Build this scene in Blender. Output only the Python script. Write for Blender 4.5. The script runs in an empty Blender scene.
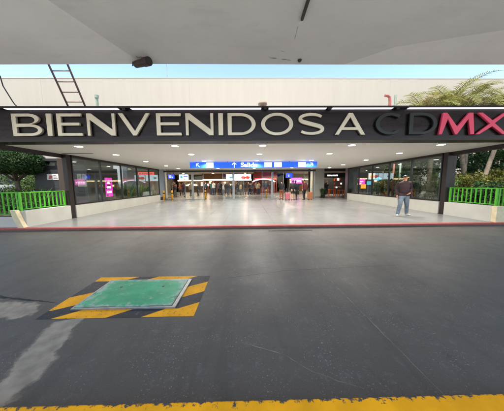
import bpy, bmesh, math, random
import numpy as np
from mathutils import Vector, Matrix

R = math.radians
rnd = random.Random(7)
scene = bpy.context.scene
COL = scene.collection

# ------------------------------------------------------------------ camera
cd = bpy.data.cameras.new('camera'); cam = bpy.data.objects.new('camera', cd); COL.objects.link(cam)
cd.sensor_width = 36.0; cd.lens = 200.0 / 504.0 * 36.0; cd.clip_start = 0.05; cd.clip_end = 2000
cam.location = (0, 0, 1.5)
cam.rotation_euler = (Matrix.Rotation(R(-1.0), 3, 'Z') @ Matrix.Rotation(R(90 - 6.1), 3, 'X') @ Matrix.Rotation(R(-0.47), 3, 'Z')).to_euler()
scene.camera = cam

# ------------------------------------------------------------------ sky, sun, exposure
SUN_EL, SUN_AZ = 68.0, 200.0          # degrees; azimuth clockwise from +Y (the view direction)
w = bpy.data.worlds.new('World'); scene.world = w; w.use_nodes = True
nt = w.node_tree
sky = nt.nodes.new('ShaderNodeTexSky'); sky.sky_type = 'NISHITA'; sky.sun_disc = False
sky.sun_elevation = R(SUN_EL); sky.sun_rotation = R(SUN_AZ); sky.air_density = 1.0; sky.dust_density = 0.6; sky.ozone_density = 1.0
bg = nt.nodes['Background']; bg.inputs['Strength'].default_value = 0.108
nt.links.new(sky.outputs[0], bg.inputs[0])
sd = bpy.data.lights.new('sun', 'SUN'); sd.energy = 2.1; sd.angle = R(0.6); sd.color = (1.0, 0.95, 0.86)
sun = bpy.data.objects.new('sun', sd); COL.objects.link(sun)
sun.rotation_euler = (R(90 - SUN_EL), 0, R(180 - SUN_AZ)); sun.location = (-10, -20, 30)
scene.view_settings.view_transform = 'Standard'; scene.view_settings.look = 'None'
scene.view_settings.exposure = 2.02; scene.view_settings.gamma = 1.0
scene.render.engine = 'CYCLES'
scene.cycles.use_denoising = True
scene.cycles.max_bounces = 6; scene.cycles.diffuse_bounces = 4; scene.cycles.glossy_bounces = 3
scene.cycles.transparent_max_bounces = 10; scene.cycles.sample_clamp_indirect = 6.0
scene.cycles.caustics_reflective = False; scene.cycles.caustics_refractive = False

# ------------------------------------------------------------------ materials
M = {}
def nodes_of(name):
    m = bpy.data.materials.new(name); m.use_nodes = True
    n = m.node_tree; b = n.nodes['Principled BSDF']
    M[name] = m
    return m, n, b
def pm(name, col, rough=0.6, metal=0.0, var=0.12, scale=4.0, bump=0.0, bscale=60.0, emit=0.0, ecol=None, spec=0.5, stretch=(1, 1, 1), rvar=0.0, coat=0.0, island=0.0, world=True):
    m, n, b = nodes_of(name); L = n.links
    b.inputs['Roughness'].default_value = rough; b.inputs['Metallic'].default_value = metal
    b.inputs['Specular IOR Level'].default_value = spec
    b.inputs['Coat Weight'].default_value = coat
    if world:
        src = n.nodes.new('ShaderNodeNewGeometry').outputs['Position']
    else:
        src = n.nodes.new('ShaderNodeTexCoord').outputs['Object']
    mp = n.nodes.new('ShaderNodeMapping'); mp.inputs['Scale'].default_value = stretch; L.new(src, mp.inputs[0])
    nz = n.nodes.new('ShaderNodeTexNoise'); nz.inputs['Scale'].default_value = scale; nz.inputs['Detail'].default_value = 6
    nz.inputs['Roughness'].default_value = 0.62
    L.new(mp.outputs[0], nz.inputs['Vector'])
    ramp = n.nodes.new('ShaderNodeMapRange'); ramp.inputs[1].default_value = 0.3; ramp.inputs[2].default_value = 0.7
    ramp.inputs[3].default_value = 1 - var; ramp.inputs[4].default_value = 1 + var
    L.new(nz.outputs['Fac'], ramp.inputs[0])
    mul = n.nodes.new('ShaderNodeVectorMath'); mul.operation = 'SCALE'
    mul.inputs[0].default_value = col[:3]; L.new(ramp.outputs[0], mul.inputs['Scale'])
    out = mul.outputs[0]
    if island:
        g = n.nodes.new('ShaderNodeNewGeometry')
        r2 = n.nodes.new('ShaderNodeMapRange'); r2.inputs[3].default_value = 1 - island; r2.inputs[4].default_value = 1 + island
        L.new(g.outputs['Random Per Island'], r2.inputs[0])
        m2 = n.nodes.new('ShaderNodeVectorMath'); m2.operation = 'SCALE'; L.new(out, m2.inputs[0]); L.new(r2.outputs[0], m2.inputs['Scale'])
        out = m2.outputs[0]
    L.new(out, b.inputs['Base Color'])
    if rvar:
        rr = n.nodes.new('ShaderNodeMapRange'); rr.inputs[1].default_value = 0.3; rr.inputs[2].default_value = 0.7
        rr.inputs[3].default_value = max(0.02, rough - rvar); rr.inputs[4].default_value = rough + rvar
        L.new(nz.outputs['Fac'], rr.inputs[0]); L.new(rr.outputs[0], b.inputs['Roughness'])
    if bump:
        n2 = n.nodes.new('ShaderNodeTexNoise'); n2.inputs['Scale'].default_value = bscale; n2.inputs['Detail'].default_value = 4
        L.new(mp.outputs[0], n2.inputs['Vector'])
        bp = n.nodes.new('ShaderNodeBump'); bp.inputs['Strength'].default_value = bump; bp.inputs['Distance'].default_value = 0.01
        L.new(n2.outputs['Fac'], bp.inputs['Height']); L.new(bp.outputs[0], b.inputs['Normal'])
    if emit:
        b.inputs['Emission Color'].default_value = (*(ecol or col)[:3], 1); b.inputs['Emission Strength'].default_value = emit
    return m
def glass(name, tint=(0.9, 0.95, 0.94), refl=1.0, rough=0.02):
    m, n, b = nodes_of(name); L = n.links
    out = n.nodes['Material Output']; n.nodes.remove(b)
    t = n.nodes.new('ShaderNodeBsdfTransparent'); t.inputs[0].default_value = (*tint, 1)
    g = n.nodes.new('ShaderNodeBsdfGlossy'); g.inputs['Roughness'].default_value = rough; g.inputs[0].default_value = (1, 1, 1, 1)
    f = n.nodes.new('ShaderNodeFresnel'); f.inputs[0].default_value = 1.5
    mm = n.nodes.new('ShaderNodeMath'); mm.operation = 'MULTIPLY'; mm.inputs[1].default_value = refl; mm.use_clamp = True
    L.new(f.outputs[0], mm.inputs[0])
    mx = n.nodes.new('ShaderNodeMixShader'); L.new(mm.outputs[0], mx.inputs[0]); L.new(t.outputs[0], mx.inputs[1]); L.new(g.outputs[0], mx.inputs[2])
    L.new(mx.outputs[0], out.inputs[0])
    return m
def leaf(name, col, var=0.45, trans=0.35, rough=0.6):
    m, n, b = nodes_of(name); L = n.links
    b.inputs['Specular IOR Level'].default_value = 0.25
    g = n.nodes.new('ShaderNodeNewGeometry')
    hs = n.nodes.new('ShaderNodeHueSaturation'); hs.inputs['Color'].default_value = (*col, 1)
    r1 = n.nodes.new('ShaderNodeMapRange'); r1.inputs[3].default_value = 0.465; r1.inputs[4].default_value = 0.525
    L.new(g.outputs['Random Per Island'], r1.inputs[0]); L.new(r1.outputs[0], hs.inputs['Hue'])
    mu = n.nodes.new('ShaderNodeMath'); mu.operation = 'MULTIPLY'; mu.inputs[1].default_value = 7.31; L.new(g.outputs['Random Per Island'], mu.inputs[0])
    fr = n.nodes.new('ShaderNodeMath'); fr.operation = 'FRACT'; L.new(mu.outputs[0], fr.inputs[0])
    r2 = n.nodes.new('ShaderNodeMapRange'); r2.inputs[3].default_value = 1 - var; r2.inputs[4].default_value = 1 + var
    L.new(fr.outputs[0], r2.inputs[0]); L.new(r2.outputs[0], hs.inputs['Value'])
    L.new(hs.outputs[0], b.inputs['Base Color']); b.inputs['Roughness'].default_value = rough
    tr = n.nodes.new('ShaderNodeBsdfTranslucent'); L.new(hs.outputs[0], tr.inputs[0])
    mx = n.nodes.new('ShaderNodeMixShader'); mx.inputs[0].default_value = trans
    L.new(b.outputs[0], mx.inputs[1]); L.new(tr.outputs[0], mx.inputs[2]); L.new(mx.outputs[0], n.nodes['Material Output'].inputs[0])
    return m
def lit(name, col, strength):
    m, n, b = nodes_of(name)
    b.inputs['Base Color'].default_value = (*[min(1, c) * 0.5 for c in col], 1); b.inputs['Roughness'].default_value = 0.4
    b.inputs['Emission Color'].default_value = (*col, 1); b.inputs['Emission Strength'].default_value = strength
    return m

def make_road():
    m, n, b = nodes_of('road'); L = n.links
    pos = n.nodes.new('ShaderNodeNewGeometry').outputs['Position']
    def noise(sc, det=6, ro=0.6, st=None):
        v = pos
        if st:
            mp = n.nodes.new('ShaderNodeMapping'); mp.inputs['Scale'].default_value = st; L.new(pos, mp.inputs[0]); v = mp.outputs[0]
        z = n.nodes.new('ShaderNodeTexNoise'); z.inputs['Scale'].default_value = sc; z.inputs['Detail'].default_value = det; z.inputs['Roughness'].default_value = ro
        L.new(v, z.inputs['Vector']); return z.outputs['Fac']
    def rng(v, a, b_, c, d):
        r = n.nodes.new('ShaderNodeMapRange'); r.inputs[1].default_value = a; r.inputs[2].default_value = b_; r.inputs[3].default_value = c; r.inputs[4].default_value = d
        L.new(v, r.inputs[0]); return r.outputs[0]
    def mix(f, a, b_):
        x = n.nodes.new('ShaderNodeMix'); x.data_type = 'RGBA'
        L.new(f, x.inputs[0])
        for k, v in ((6, a), (7, b_)):
            if isinstance(v, tuple): x.inputs[k].default_value = (*v, 1)
            else: L.new(v, x.inputs[k])
        return x.outputs[2]
    big = noise(0.55, 5, 0.55)
    c = mix(rng(big, 0.33, 0.68, 0, 1), (0.070, 0.062, 0.051), (0.090, 0.080, 0.066))
    streak = noise(1.2, 5, 0.6, (0.25, 2.2, 1))
    c = mix(rng(streak, 0.45, 0.75, 0, 0.4), c, (0.114, 0.102, 0.086))
    mid = noise(9, 6, 0.7)
    c = mix(rng(mid, 0.56, 0.72, 0, 0.6), c, (0.16, 0.153, 0.14))
    c = mix(rng(noise(3.3, 4, 0.7), 0.62, 0.70, 0, 0.5), c, (0.030, 0.029, 0.027))
    sp = rng(noise(58, 2, 0.5), 0.635, 0.68, 0, 1)
    gate = rng(noise(2.1, 3, 0.6), 0.44, 0.60, 0, 0.5)
    mu = n.nodes.new('ShaderNodeMath'); mu.operation = 'MULTIPLY'; L.new(sp, mu.inputs[0]); L.new(gate, mu.inputs[1])
    c = mix(mu.outputs[0], c, (0.42, 0.42, 0.40))
    c = mix(rng(noise(210, 2, 0.5), 0.42, 0.62, 0, 0.35), c, (0.15, 0.145, 0.135))
    c = mix(rng(noise(130, 2, 0.5), 0.60, 0.70, 0, 0.5), c, (0.022, 0.022, 0.021))
    c = mix(rng(noise(1.0, 4, 0.6, (4.0, 0.35, 1)), 0.52, 0.70, 0, 0.30), c, (0.034, 0.033, 0.031))
    L.new(c, b.inputs['Base Color'])
    L.new(rng(noise(1.4, 6, 0.65), 0.35, 0.66, 0.40, 0.54), b.inputs['Roughness'])
    b.inputs['Specular IOR Level'].default_value = 0.32
    bp = n.nodes.new('ShaderNodeBump'); bp.inputs['Strength'].default_value = 0.35; bp.inputs['Distance'].default_value = 0.004
    L.new(noise(180, 3, 0.6), bp.inputs['Height']); L.new(bp.outputs[0], b.inputs['Normal'])
make_road()

def worn_paint(name, col, under, edge_scale=22, amount=0.36, rough=0.5):
    m, n, b = nodes_of(name); L = n.links
    pos = n.nodes.new('ShaderNodeNewGeometry').outputs['Position']
    z = n.nodes.new('ShaderNodeTexNoise'); z.inputs['Scale'].default_value = edge_scale; z.inputs['Detail'].default_value = 8; z.inputs['Roughness'].default_value = 0.7
    L.new(pos, z.inputs['Vector'])
    r = n.nodes.new('ShaderNodeMapRange'); r.inputs[1].default_value = amount - 0.03; r.inputs[2].default_value = amount + 0.03; L.new(z.outputs['Fac'], r.inputs[0])
    z2 = n.nodes.new('ShaderNodeTexNoise'); z2.inputs['Scale'].default_value = 5; z2.inputs['Detail'].default_value = 5; L.new(pos, z2.inputs['Vector'])
    r2 = n.nodes.new('ShaderNodeMapRange'); r2.inputs[1].default_value = 0.3; r2.inputs[2].default_value = 0.7; r2.inputs[3].default_value = 0.82; r2.inputs[4].default_value = 1.1; L.new(z2.outputs['Fac'], r2.inputs[0])
    sc = n.nodes.new('ShaderNodeVectorMath'); sc.operation = 'SCALE'; sc.inputs[0].default_value = col; L.new(r2.outputs[0], sc.inputs['Scale'])
    x = n.nodes.new('ShaderNodeMix'); x.data_type = 'RGBA'; L.new(r.outputs[0], x.inputs[0]); x.inputs[6].default_value = (*under, 1); L.new(sc.outputs[0], x.inputs[7])
    L.new(x.outputs[2], b.inputs['Base Color']); b.inputs['Roughness'].default_value = rough; b.inputs['Specular IOR Level'].default_value = 0.25
    bp = n.nodes.new('ShaderNodeBump'); bp.inputs['Strength'].default_value = 0.3; bp.inputs['Distance'].default_value = 0.004
    L.new(r.outputs[0], bp.inputs['Height']); L.new(bp.outputs[0], b.inputs['Normal'])
worn_paint('kerb_yellow', (0.97, 0.43, 0.004), (0.07, 0.068, 0.065), 26, 0.30, 0.7)
def chip_edge(m, y_edge):
    # paint has flaked off along the kerb's arris
    n = m.node_tree; L = n.links
    mr = [x for x in n.nodes if x.type == 'MAP_RANGE'][0]; nz = mr.inputs[0].links[0].from_node
    geo = [x for x in n.nodes if x.type == 'NEW_GEOMETRY'][0]
    sp = n.nodes.new('ShaderNodeSeparateXYZ'); L.new(geo.outputs['Position'], sp.inputs[0])
    r = n.nodes.new('ShaderNodeMapRange'); r.inputs[1].default_value = y_edge - 0.055; r.inputs[2].default_value = y_edge; r.inputs[3].default_value = 0.0; r.inputs[4].default_value = 0.24; L.new(sp.outputs[1], r.inputs[0])
    sb = n.nodes.new('ShaderNodeMath'); sb.operation = 'SUBTRACT'; L.new(nz.outputs['Fac'], sb.inputs[0]); L.new(r.outputs[0], sb.inputs[1]); L.new(sb.outputs[0], mr.inputs[0])
chip_edge(M['kerb_yellow'], 1.145)
worn_paint('stripe_yellow', (0.92, 0.41, 0.008), (0.10, 0.085, 0.06), 30, 0.385, 0.65)
worn_paint('stripe_black', (0.030, 0.031, 0.036), (0.10, 0.10, 0.095), 24, 0.40)
def make_hatch():
    m, n, b = nodes_of('hatch_green'); L = n.links
    tc = n.nodes.new('ShaderNodeTexCoord').outputs['Generated']; pos = n.nodes.new('ShaderNodeNewGeometry').outputs['Position']
    def noise(sc, det=7, ro=0.65):
        z = n.nodes.new('ShaderNodeTexNoise'); z.inputs['Scale'].default_value = sc; z.inputs['Detail'].default_value = det; z.inputs['Roughness'].default_value = ro; L.new(pos, z.inputs['Vector']); return z.outputs['Fac']
    def rng(v, a, b_, c, d):
        r = n.nodes.new('ShaderNodeMapRange'); r.inputs[1].default_value = a; r.inputs[2].default_value = b_; r.inputs[3].default_value = c; r.inputs[4].default_value = d; L.new(v, r.inputs[0]); return r.outputs[0]
    def ma(op, a, b_):
        x = n.nodes.new('ShaderNodeMath'); x.operation = op
        for k, v in ((0, a), (1, b_)):
            if isinstance(v, (int, float)): x.inputs[k].default_value = v
            else: L.new(v, x.inputs[k])
        return x.outputs[0]
    def mix(f, a, b_):
        x = n.nodes.new('ShaderNodeMix'); x.data_type = 'RGBA'; L.new(f, x.inputs[0])
        for k, v in ((6, a), (7, b_)):
            if isinstance(v, tuple): x.inputs[k].default_value = (*v, 1)
            else: L.new(v, x.inputs[k])
        return x.outputs[2]
    sx = n.nodes.new('ShaderNodeSeparateXYZ'); L.new(tc, sx.inputs[0])
    ex = ma('MINIMUM', sx.outputs[0], ma('SUBTRACT', 1.0, sx.outputs[0])); ey = ma('MINIMUM', sx.outputs[1], ma('SUBTRACT', 1.0, sx.outputs[1])); e = ma('MINIMUM', ex, ey)
    c = mix(rng(noise(3), 0.3, 0.7, 0, 1), (0.020, 0.27, 0.115), (0.030, 0.40, 0.19))
    worn = ma('SUBTRACT', ma('ADD', noise(11), rng(e, 0.0, 0.13, 0.22, 0.0)), 0.0)
    c = mix(rng(worn, 0.60, 0.72, 0, 0.75), c, (0.33, 0.42, 0.36))
    c = mix(rng(noise(30, 4, 0.7), 0.62, 0.72, 0, 0.6), c, (0.05, 0.10, 0.06))
    c = mix(rng(ma('ADD', noise(7), rng(e, 0.0, 0.03, 0.25, 0.0)), 0.68, 0.76, 0, 0.7), c, (0.12, 0.075, 0.045))
    L.new(c, b.inputs['Base Color']); L.new(rng(noise(9), 0.3, 0.7, 0.35, 0.62), b.inputs['Roughness'])
    bp = n.nodes.new('ShaderNodeBump'); bp.inputs['Strength'].default_value = 0.3; bp.inputs['Distance'].default_value = 0.006; L.new(noise(14), bp.inputs['Height']); L.new(bp.outputs[0], b.inputs['Normal'])
make_hatch()
worn_paint('kerb_red', (0.38, 0.085, 0.075), (0.26, 0.18, 0.16), 14, 0.38)
worn_paint('joint_dark', (0.018, 0.018, 0.018), (0.045, 0.045, 0.045), 9, 0.42)
def ragged(name, col, scale, gain, rough=0.8, cover=0.45):
    m, n, b = nodes_of(name); L = n.links
    at = n.nodes.new('ShaderNodeAttribute'); at.attribute_name = 'edge'
    pos = n.nodes.new('ShaderNodeNewGeometry').outputs['Position']
    z = n.nodes.new('ShaderNodeTexNoise'); z.inputs['Scale'].default_value = scale; z.inputs['Detail'].default_value = 9; z.inputs['Roughness'].default_value = 0.68; L.new(pos, z.inputs['Vector'])
    a = n.nodes.new('ShaderNodeMath'); a.operation = 'MULTIPLY_ADD'; a.inputs[1].default_value = gain; L.new(z.outputs['Fac'], a.inputs[0])
    e = n.nodes.new('ShaderNodeMath'); e.operation = 'SUBTRACT'; e.inputs[1].default_value = gain * 0.5; L.new(at.outputs['Fac'], e.inputs[0]); L.new(e.outputs[0], a.inputs[2])
    r = n.nodes.new('ShaderNodeMapRange'); r.inputs[1].default_value = cover - 0.10; r.inputs[2].default_value = cover + 0.14; L.new(a.outputs[0], r.inputs[0])
    z2 = n.nodes.new('ShaderNodeTexNoise'); z2.inputs['Scale'].default_value = 8; z2.inputs['Detail'].default_value = 7; L.new(pos, z2.inputs['Vector'])
    r2 = n.nodes.new('ShaderNodeMapRange'); r2.inputs[1].default_value = 0.3; r2.inputs[2].default_value = 0.7; r2.inputs[3].default_value = 0.65; r2.inputs[4].default_value = 1.2; L.new(z2.outputs['Fac'], r2.inputs[0])
    sc = n.nodes.new('ShaderNodeVectorMath'); sc.operation = 'SCALE'; sc.inputs[0].default_value = col; L.new(r2.outputs[0], sc.inputs['Scale']); L.new(sc.outputs[0], b.inputs['Base Color'])
    b.inputs['Roughness'].default_value = rough
    t = n.nodes.new('ShaderNodeBsdfTransparent'); mx = n.nodes.new('ShaderNodeMixShader'); L.new(r.outputs[0], mx.inputs[0]); L.new(t.outputs[0], mx.inputs[1]); L.new(b.outputs[0], mx.inputs[2])
    L.new(mx.outputs[0], n.nodes['Material Output'].inputs[0])
ragged('joint_pale', (0.19, 0.172, 0.138), 5, 2.0, cover=0.41)
ragged('patch', (0.31, 0.27, 0.21), 12, 0.75, cover=0.25)
ragged('stain', (0.32, 0.31, 0.29), 9, 3.0, cover=0.55)

def make_soffit(name, k):
    m, n, b = nodes_of(name); L = n.links
    pos = n.nodes.new('ShaderNodeNewGeometry').outputs['Position']
    def noise(sc, det, ro, st=(1, 1, 1)):
        mp = n.nodes.new('ShaderNodeMapping'); mp.inputs['Scale'].default_value = st; L.new(pos, mp.inputs[0])
        z = n.nodes.new('ShaderNodeTexNoise'); z.inputs['Scale'].default_value = sc; z.inputs['Detail'].default_value = det; z.inputs['Roughness'].default_value = ro
        L.new(mp.outputs[0], z.inputs['Vector']); return z.outputs['Fac']
    def mix(v, a, b_, c0, c1):
        r = n.nodes.new('ShaderNodeMapRange'); r.inputs[1].default_value = a; r.inputs[2].default_value = b_; L.new(v, r.inputs[0])
        x = n.nodes.new('ShaderNodeMix'); x.data_type = 'RGBA'; L.new(r.outputs[0], x.inputs[0])
        for k, v2 in ((6, c0), (7, c1)):
            if isinstance(v2, tuple): x.inputs[k].default_value = (*v2, 1)
            else: L.new(v2, x.inputs[k])
        return x.outputs[2]
    c = mix(noise(0.8, 6, 0.6), 0.3, 0.7, (0.66 * k, 0.655 * k, 0.63 * k), (0.74 * k, 0.735 * k, 0.71 * k))
    c2 = mix(noise(1.6, 8, 0.7, (0.5, 1.6, 1)), 0.56, 0.78, c, (0.58 * k, 0.575 * k, 0.55 * k))
    c3 = c2
    L.new(c3, b.inputs['Base Color']); b.inputs['Roughness'].default_value = 0.85
    bp = n.nodes.new('ShaderNodeBump'); bp.inputs['Strength'].default_value = 0.25; bp.inputs['Distance'].default_value = 0.02
    L.new(noise(5, 6, 0.6), bp.inputs['Height']); L.new(bp.outputs[0], b.inputs['Normal'])
make_soffit('soffit', 0.94)
make_soffit('soffit_painted_lit', 1.12)  # paler copy of soffit: brighter light on the folded sides put into the colour

def make_floor():
    m, n, b = nodes_of('floor'); L = n.links
    pos = n.nodes.new('ShaderNodeNewGeometry').outputs['Position']
    br = n.nodes.new('ShaderNodeTexBrick'); br.offset = 0.0; br.inputs['Scale'].default_value = 1.0
    br.inputs['Color1'].default_value = (0.255, 0.256, 0.247, 1); br.inputs['Color2'].default_value = (0.243, 0.244, 0.236, 1); br.inputs['Mortar'].default_value = (0.175, 0.175, 0.17, 1)
    br.inputs['Mortar Size'].default_value = 0.006; br.inputs['Brick Width'].default_value = 0.9; br.inputs['Row Height'].default_value = 0.9
    L.new(pos, br.inputs['Vector'])
    z = n.nodes.new('ShaderNodeTexNoise'); z.inputs['Scale'].default_value = 1.1; z.inputs['Detail'].default_value = 7; z.inputs['Roughness'].default_value = 0.65; L.new(pos, z.inputs['Vector'])
    r = n.nodes.new('ShaderNodeMapRange'); r.inputs[1].default_value = 0.3; r.inputs[2].default_value = 0.7; r.inputs[3].default_value = 0.94; r.inputs[4].default_value = 1.03; L.new(z.outputs['Fac'], r.inputs[0])
    sc = n.nodes.new('ShaderNodeVectorMath'); sc.operation = 'SCALE'; L.new(br.outputs['Color'], sc.inputs[0]); L.new(r.outputs[0], sc.inputs['Scale'])
    L.new(sc.outputs[0], b.inputs['Base Color'])
    r2 = n.nodes.new('ShaderNodeMapRange'); r2.inputs[1].default_value = 0.0; r2.inputs[2].default_value = 1.0; b.inputs['Specular IOR Level'].default_value = 0.35; r2.inputs[3].default_value = 0.19; r2.inputs[4].default_value = 0.30; L.new(z.outputs['Fac'], r2.inputs[0])
    L.new(r2.outputs[0], b.inputs['Roughness'])
make_floor()

pm('concrete', (0.44, 0.43, 0.41), 0.85, var=0.18, scale=2.5, bump=0.3)
pm('ground', (0.24, 0.23, 0.21), 0.9, var=0.25, scale=1.5, bump=0.4, bscale=20)
pm('soil', (0.045, 0.035, 0.022), 0.95, var=0.4, scale=9, bump=0.6, bscale=25)
pm('facade', (0.40, 0.342, 0.262), 0.8, var=0.035, scale=1.1, stretch=(2.2, 1, 0.15), bump=0.1)
pm('wall_white', (0.52, 0.50, 0.45), 0.7, var=0.07, scale=2.5, stretch=(1, 1, 0.6), bump=0.12)
pm('wall_cream', (0.72, 0.61, 0.40), 0.7, var=0.14, scale=5, bump=0.25)
pm('ceiling_white', (0.87, 0.83, 0.755), 0.55, var=0.02, scale=1)
pm('hall_grey', (0.50, 0.49, 0.46), 0.6, var=0.06, scale=1)
pm('hall_dark', (0.10, 0.085, 0.075), 0.6, var=0.2, scale=1)
pm('dark_bronze', (0.030, 0.022, 0.020), 0.42, metal=0.3, var=0.2, scale=3, stretch=(1, 1, 0.2))
pm('brown_panel', (0.052, 0.031, 0.021), 0.45, var=0.25, scale=3, stretch=(3, 3, 0.25))
pm('sign_face', (0.036, 0.029, 0.031), 0.30, metal=0.75, var=0.22, scale=1.6, stretch=(0.4, 1, 3), rvar=0.08)
pm('sign_trim', (0.036, 0.028, 0.026), 0.40, metal=0.5, var=0.15, scale=2)
pm('letter_cream', (0.70, 0.61, 0.47), 0.36, metal=0.45, var=0.10, scale=3)
pm('letter_grey', (0.024, 0.026, 0.026), 0.38, metal=0.2, var=0.1, scale=3)
pm('letter_red', (0.85, 0.075, 0.16), 0.40, var=0.06, scale=3)
pm('steel', (0.36, 0.35, 0.34), 0.3, metal=0.9, var=0.08, scale=6)
pm('frame_grey', (0.055, 0.055, 0.055), 0.4, metal=0.4, var=0.1)
pm('galvanised', (0.36, 0.36, 0.34), 0.48, metal=0.7, var=0.2, scale=14)
pm('green_paint', (0.085, 0.42, 0.022), 0.5, var=0.22, scale=14)
pm('yellow_paint', (0.80, 0.38, 0.02), 0.45, var=0.1)
pm('orange_plastic', (0.75, 0.13, 0.02), 0.4, var=0.06)
pm('black_plastic', (0.02, 0.02, 0.02), 0.4, var=0.1)
pm('rust_brown', (0.055, 0.036, 0.030), 0.62, metal=0.3, var=0.35, scale=22)
pm('ladder_steel', (0.17, 0.10, 0.085), 0.6, metal=0.3, var=0.35, scale=18)
pm('cable', (0.03, 0.025, 0.025), 0.6)
pm('pipe_green', (0.33, 0.40, 0.30), 0.55, var=0.15, scale=14)
pm('pipe_red', (0.42, 0.13, 0.10), 0.55, var=0.15, scale=14)
pm('pipe_clay', (0.36, 0.26, 0.20), 0.7, var=0.15, scale=14)
pm('shed_board', (0.036, 0.035, 0.038), 0.55, var=0.18, scale=3, stretch=(0.5, 0.5, 6), bump=0.15)
pm('paper', (0.72, 0.66, 0.62), 0.6, var=0.04)
pm('print_red', (0.50, 0.12, 0.10), 0.6)
pm('print_grey', (0.20, 0.20, 0.21), 0.6)
pm('bark', (0.15, 0.115, 0.080), 0.9, var=0.35, scale=7, stretch=(1, 1, 3.5), bump=0.8, bscale=24)
pm('palm_bark', (0.22, 0.17, 0.12), 0.9, var=0.35, scale=5, stretch=(0.6, 0.6, 6), bump=0.9, bscale=14)
pm('van_paint', (0.42, 0.43, 0.43), 0.28, var=0.03, coat=0.5)
pm('rubber', (0.015, 0.015, 0.015), 0.8)
pm('car_glass', (0.02, 0.025, 0.03), 0.08, var=0.0)
pm('headlight', (0.6, 0.6, 0.58), 0.15)
pm('pot_dark', (0.05, 0.055, 0.05), 0.5)
pm('planter_white', (0.72, 0.72, 0.70), 0.5)
pm('sign_blue', (0.010, 0.085, 0.62), 0.35, var=0.03, emit=0.28, ecol=(0.008, 0.09, 0.75))
lit('sign_white', (0.95, 0.97, 1.0), 0.60)
lit('lamp_disc', (1.0, 0.96, 0.88), 5.0)
lit('led_strip', (0.92, 0.90, 1.0), 0.26)
lit('hall_lamp', (1.0, 0.80, 0.55), 5.0)
lit('shop_strip', (1.0, 0.66, 0.38), 1.5)
lit('screen_blue', (0.010, 0.03, 0.42), 0.75)
lit('screen_white', (0.70, 0.82, 0.92), 0.62)
lit('screen_pink', (0.95, 0.12, 0.58), 0.55)
lit('screen_magenta', (0.80, 0.05, 0.50), 0.36)
lit('screen_pale', (1.0, 0.62, 0.92), 0.9)
lit('screen_orange', (1.0, 0.40, 0.05), 0.32)
lit('screen_cyan', (0.08, 0.45, 0.58), 0.26)
lit('screen_red', (0.75, 0.03, 0.02), 0.5)
lit('sign_redlit', (0.85, 0.10, 0.07), 0.38)
lit('shop_letters', (0.9, 0.9, 0.9), 0.55)
pm('shop_red', (0.23, 0.035, 0.025), 0.5)
pm('shop_wood', (0.24, 0.12, 0.055), 0.5, var=0.2)
pm('goods_a', (0.55, 0.48, 0.36), 0.6); pm('goods_b', (0.45, 0.12, 0.08), 0.6); pm('goods_c', (0.12, 0.22, 0.30), 0.6)
glass('pane', (0.86, 0.91, 0.90), 0.27)
glass('door_glass', (0.93, 0.96, 0.95), 0.35)
leaf('leaf_topiary', (0.040, 0.085, 0.022), 0.5, 0.2)
leaf('leaf_dark', (0.030, 0.070, 0.018), 0.5, 0.3)
leaf('leaf_mid', (0.085, 0.14, 0.035), 0.5, 0.35)
leaf('leaf_yellow', (0.15, 0.155, 0.028), 0.45, 0.35)
leaf('leaf_palm', (0.25, 0.245, 0.06), 0.45, 0.35)
leaf('leaf_palm_dry', (0.30, 0.24, 0.10), 0.4, 0.35)
# people
pm('skin', (0.38, 0.205, 0.135), 0.5, var=0.05); pm('skin_light', (0.52, 0.32, 0.23), 0.5, var=0.05)
pm('skin_ruddy', (0.58, 0.27, 0.16), 0.5, var=0.05)
pm('hair', (0.018, 0.013, 0.011), 0.5)
pm('jeans', (0.15, 0.18, 0.22), 0.85, var=0.35, scale=9, bump=0.4, bscale=30)
pm('shoe_white', (0.58, 0.55, 0.48), 0.6); pm('shoe_dark', (0.03, 0.028, 0.027), 0.5)
for nm, c in (('cloth_black', (0.016, 0.016, 0.018)), ('cloth_navy', (0.022, 0.028, 0.055)), ('cloth_grey', (0.10, 0.10, 0.11)), ('cloth_rust', (0.30, 0.085, 0.040)),
              ('cloth_burgundy', (0.16, 0.030, 0.035)), ('cloth_brown', (0.085, 0.050, 0.034)), ('cloth_white', (0.58, 0.57, 0.55)), ('cloth_denim', (0.045, 0.070, 0.125)),
              ('cloth_tan', (0.30, 0.22, 0.14)), ('cloth_teal', (0.03, 0.12, 0.13)), ('cloth_olive', (0.060, 0.065, 0.035)), ('cap_black', (0.014, 0.013, 0.014)), ('cap_brim', (0.55, 0.28, 0.05)), ('case_pink', (0.55, 0.16, 0.20)), ('case_orange', (0.42, 0.14, 0.055)), ('eye', (0.01, 0.008, 0.008))):
    pm(nm, c, 0.8 if nm.startswith('cloth') else 0.5, var=0.2, scale=8, bump=0.2 if nm.startswith('cloth') else 0, bscale=25)
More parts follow.
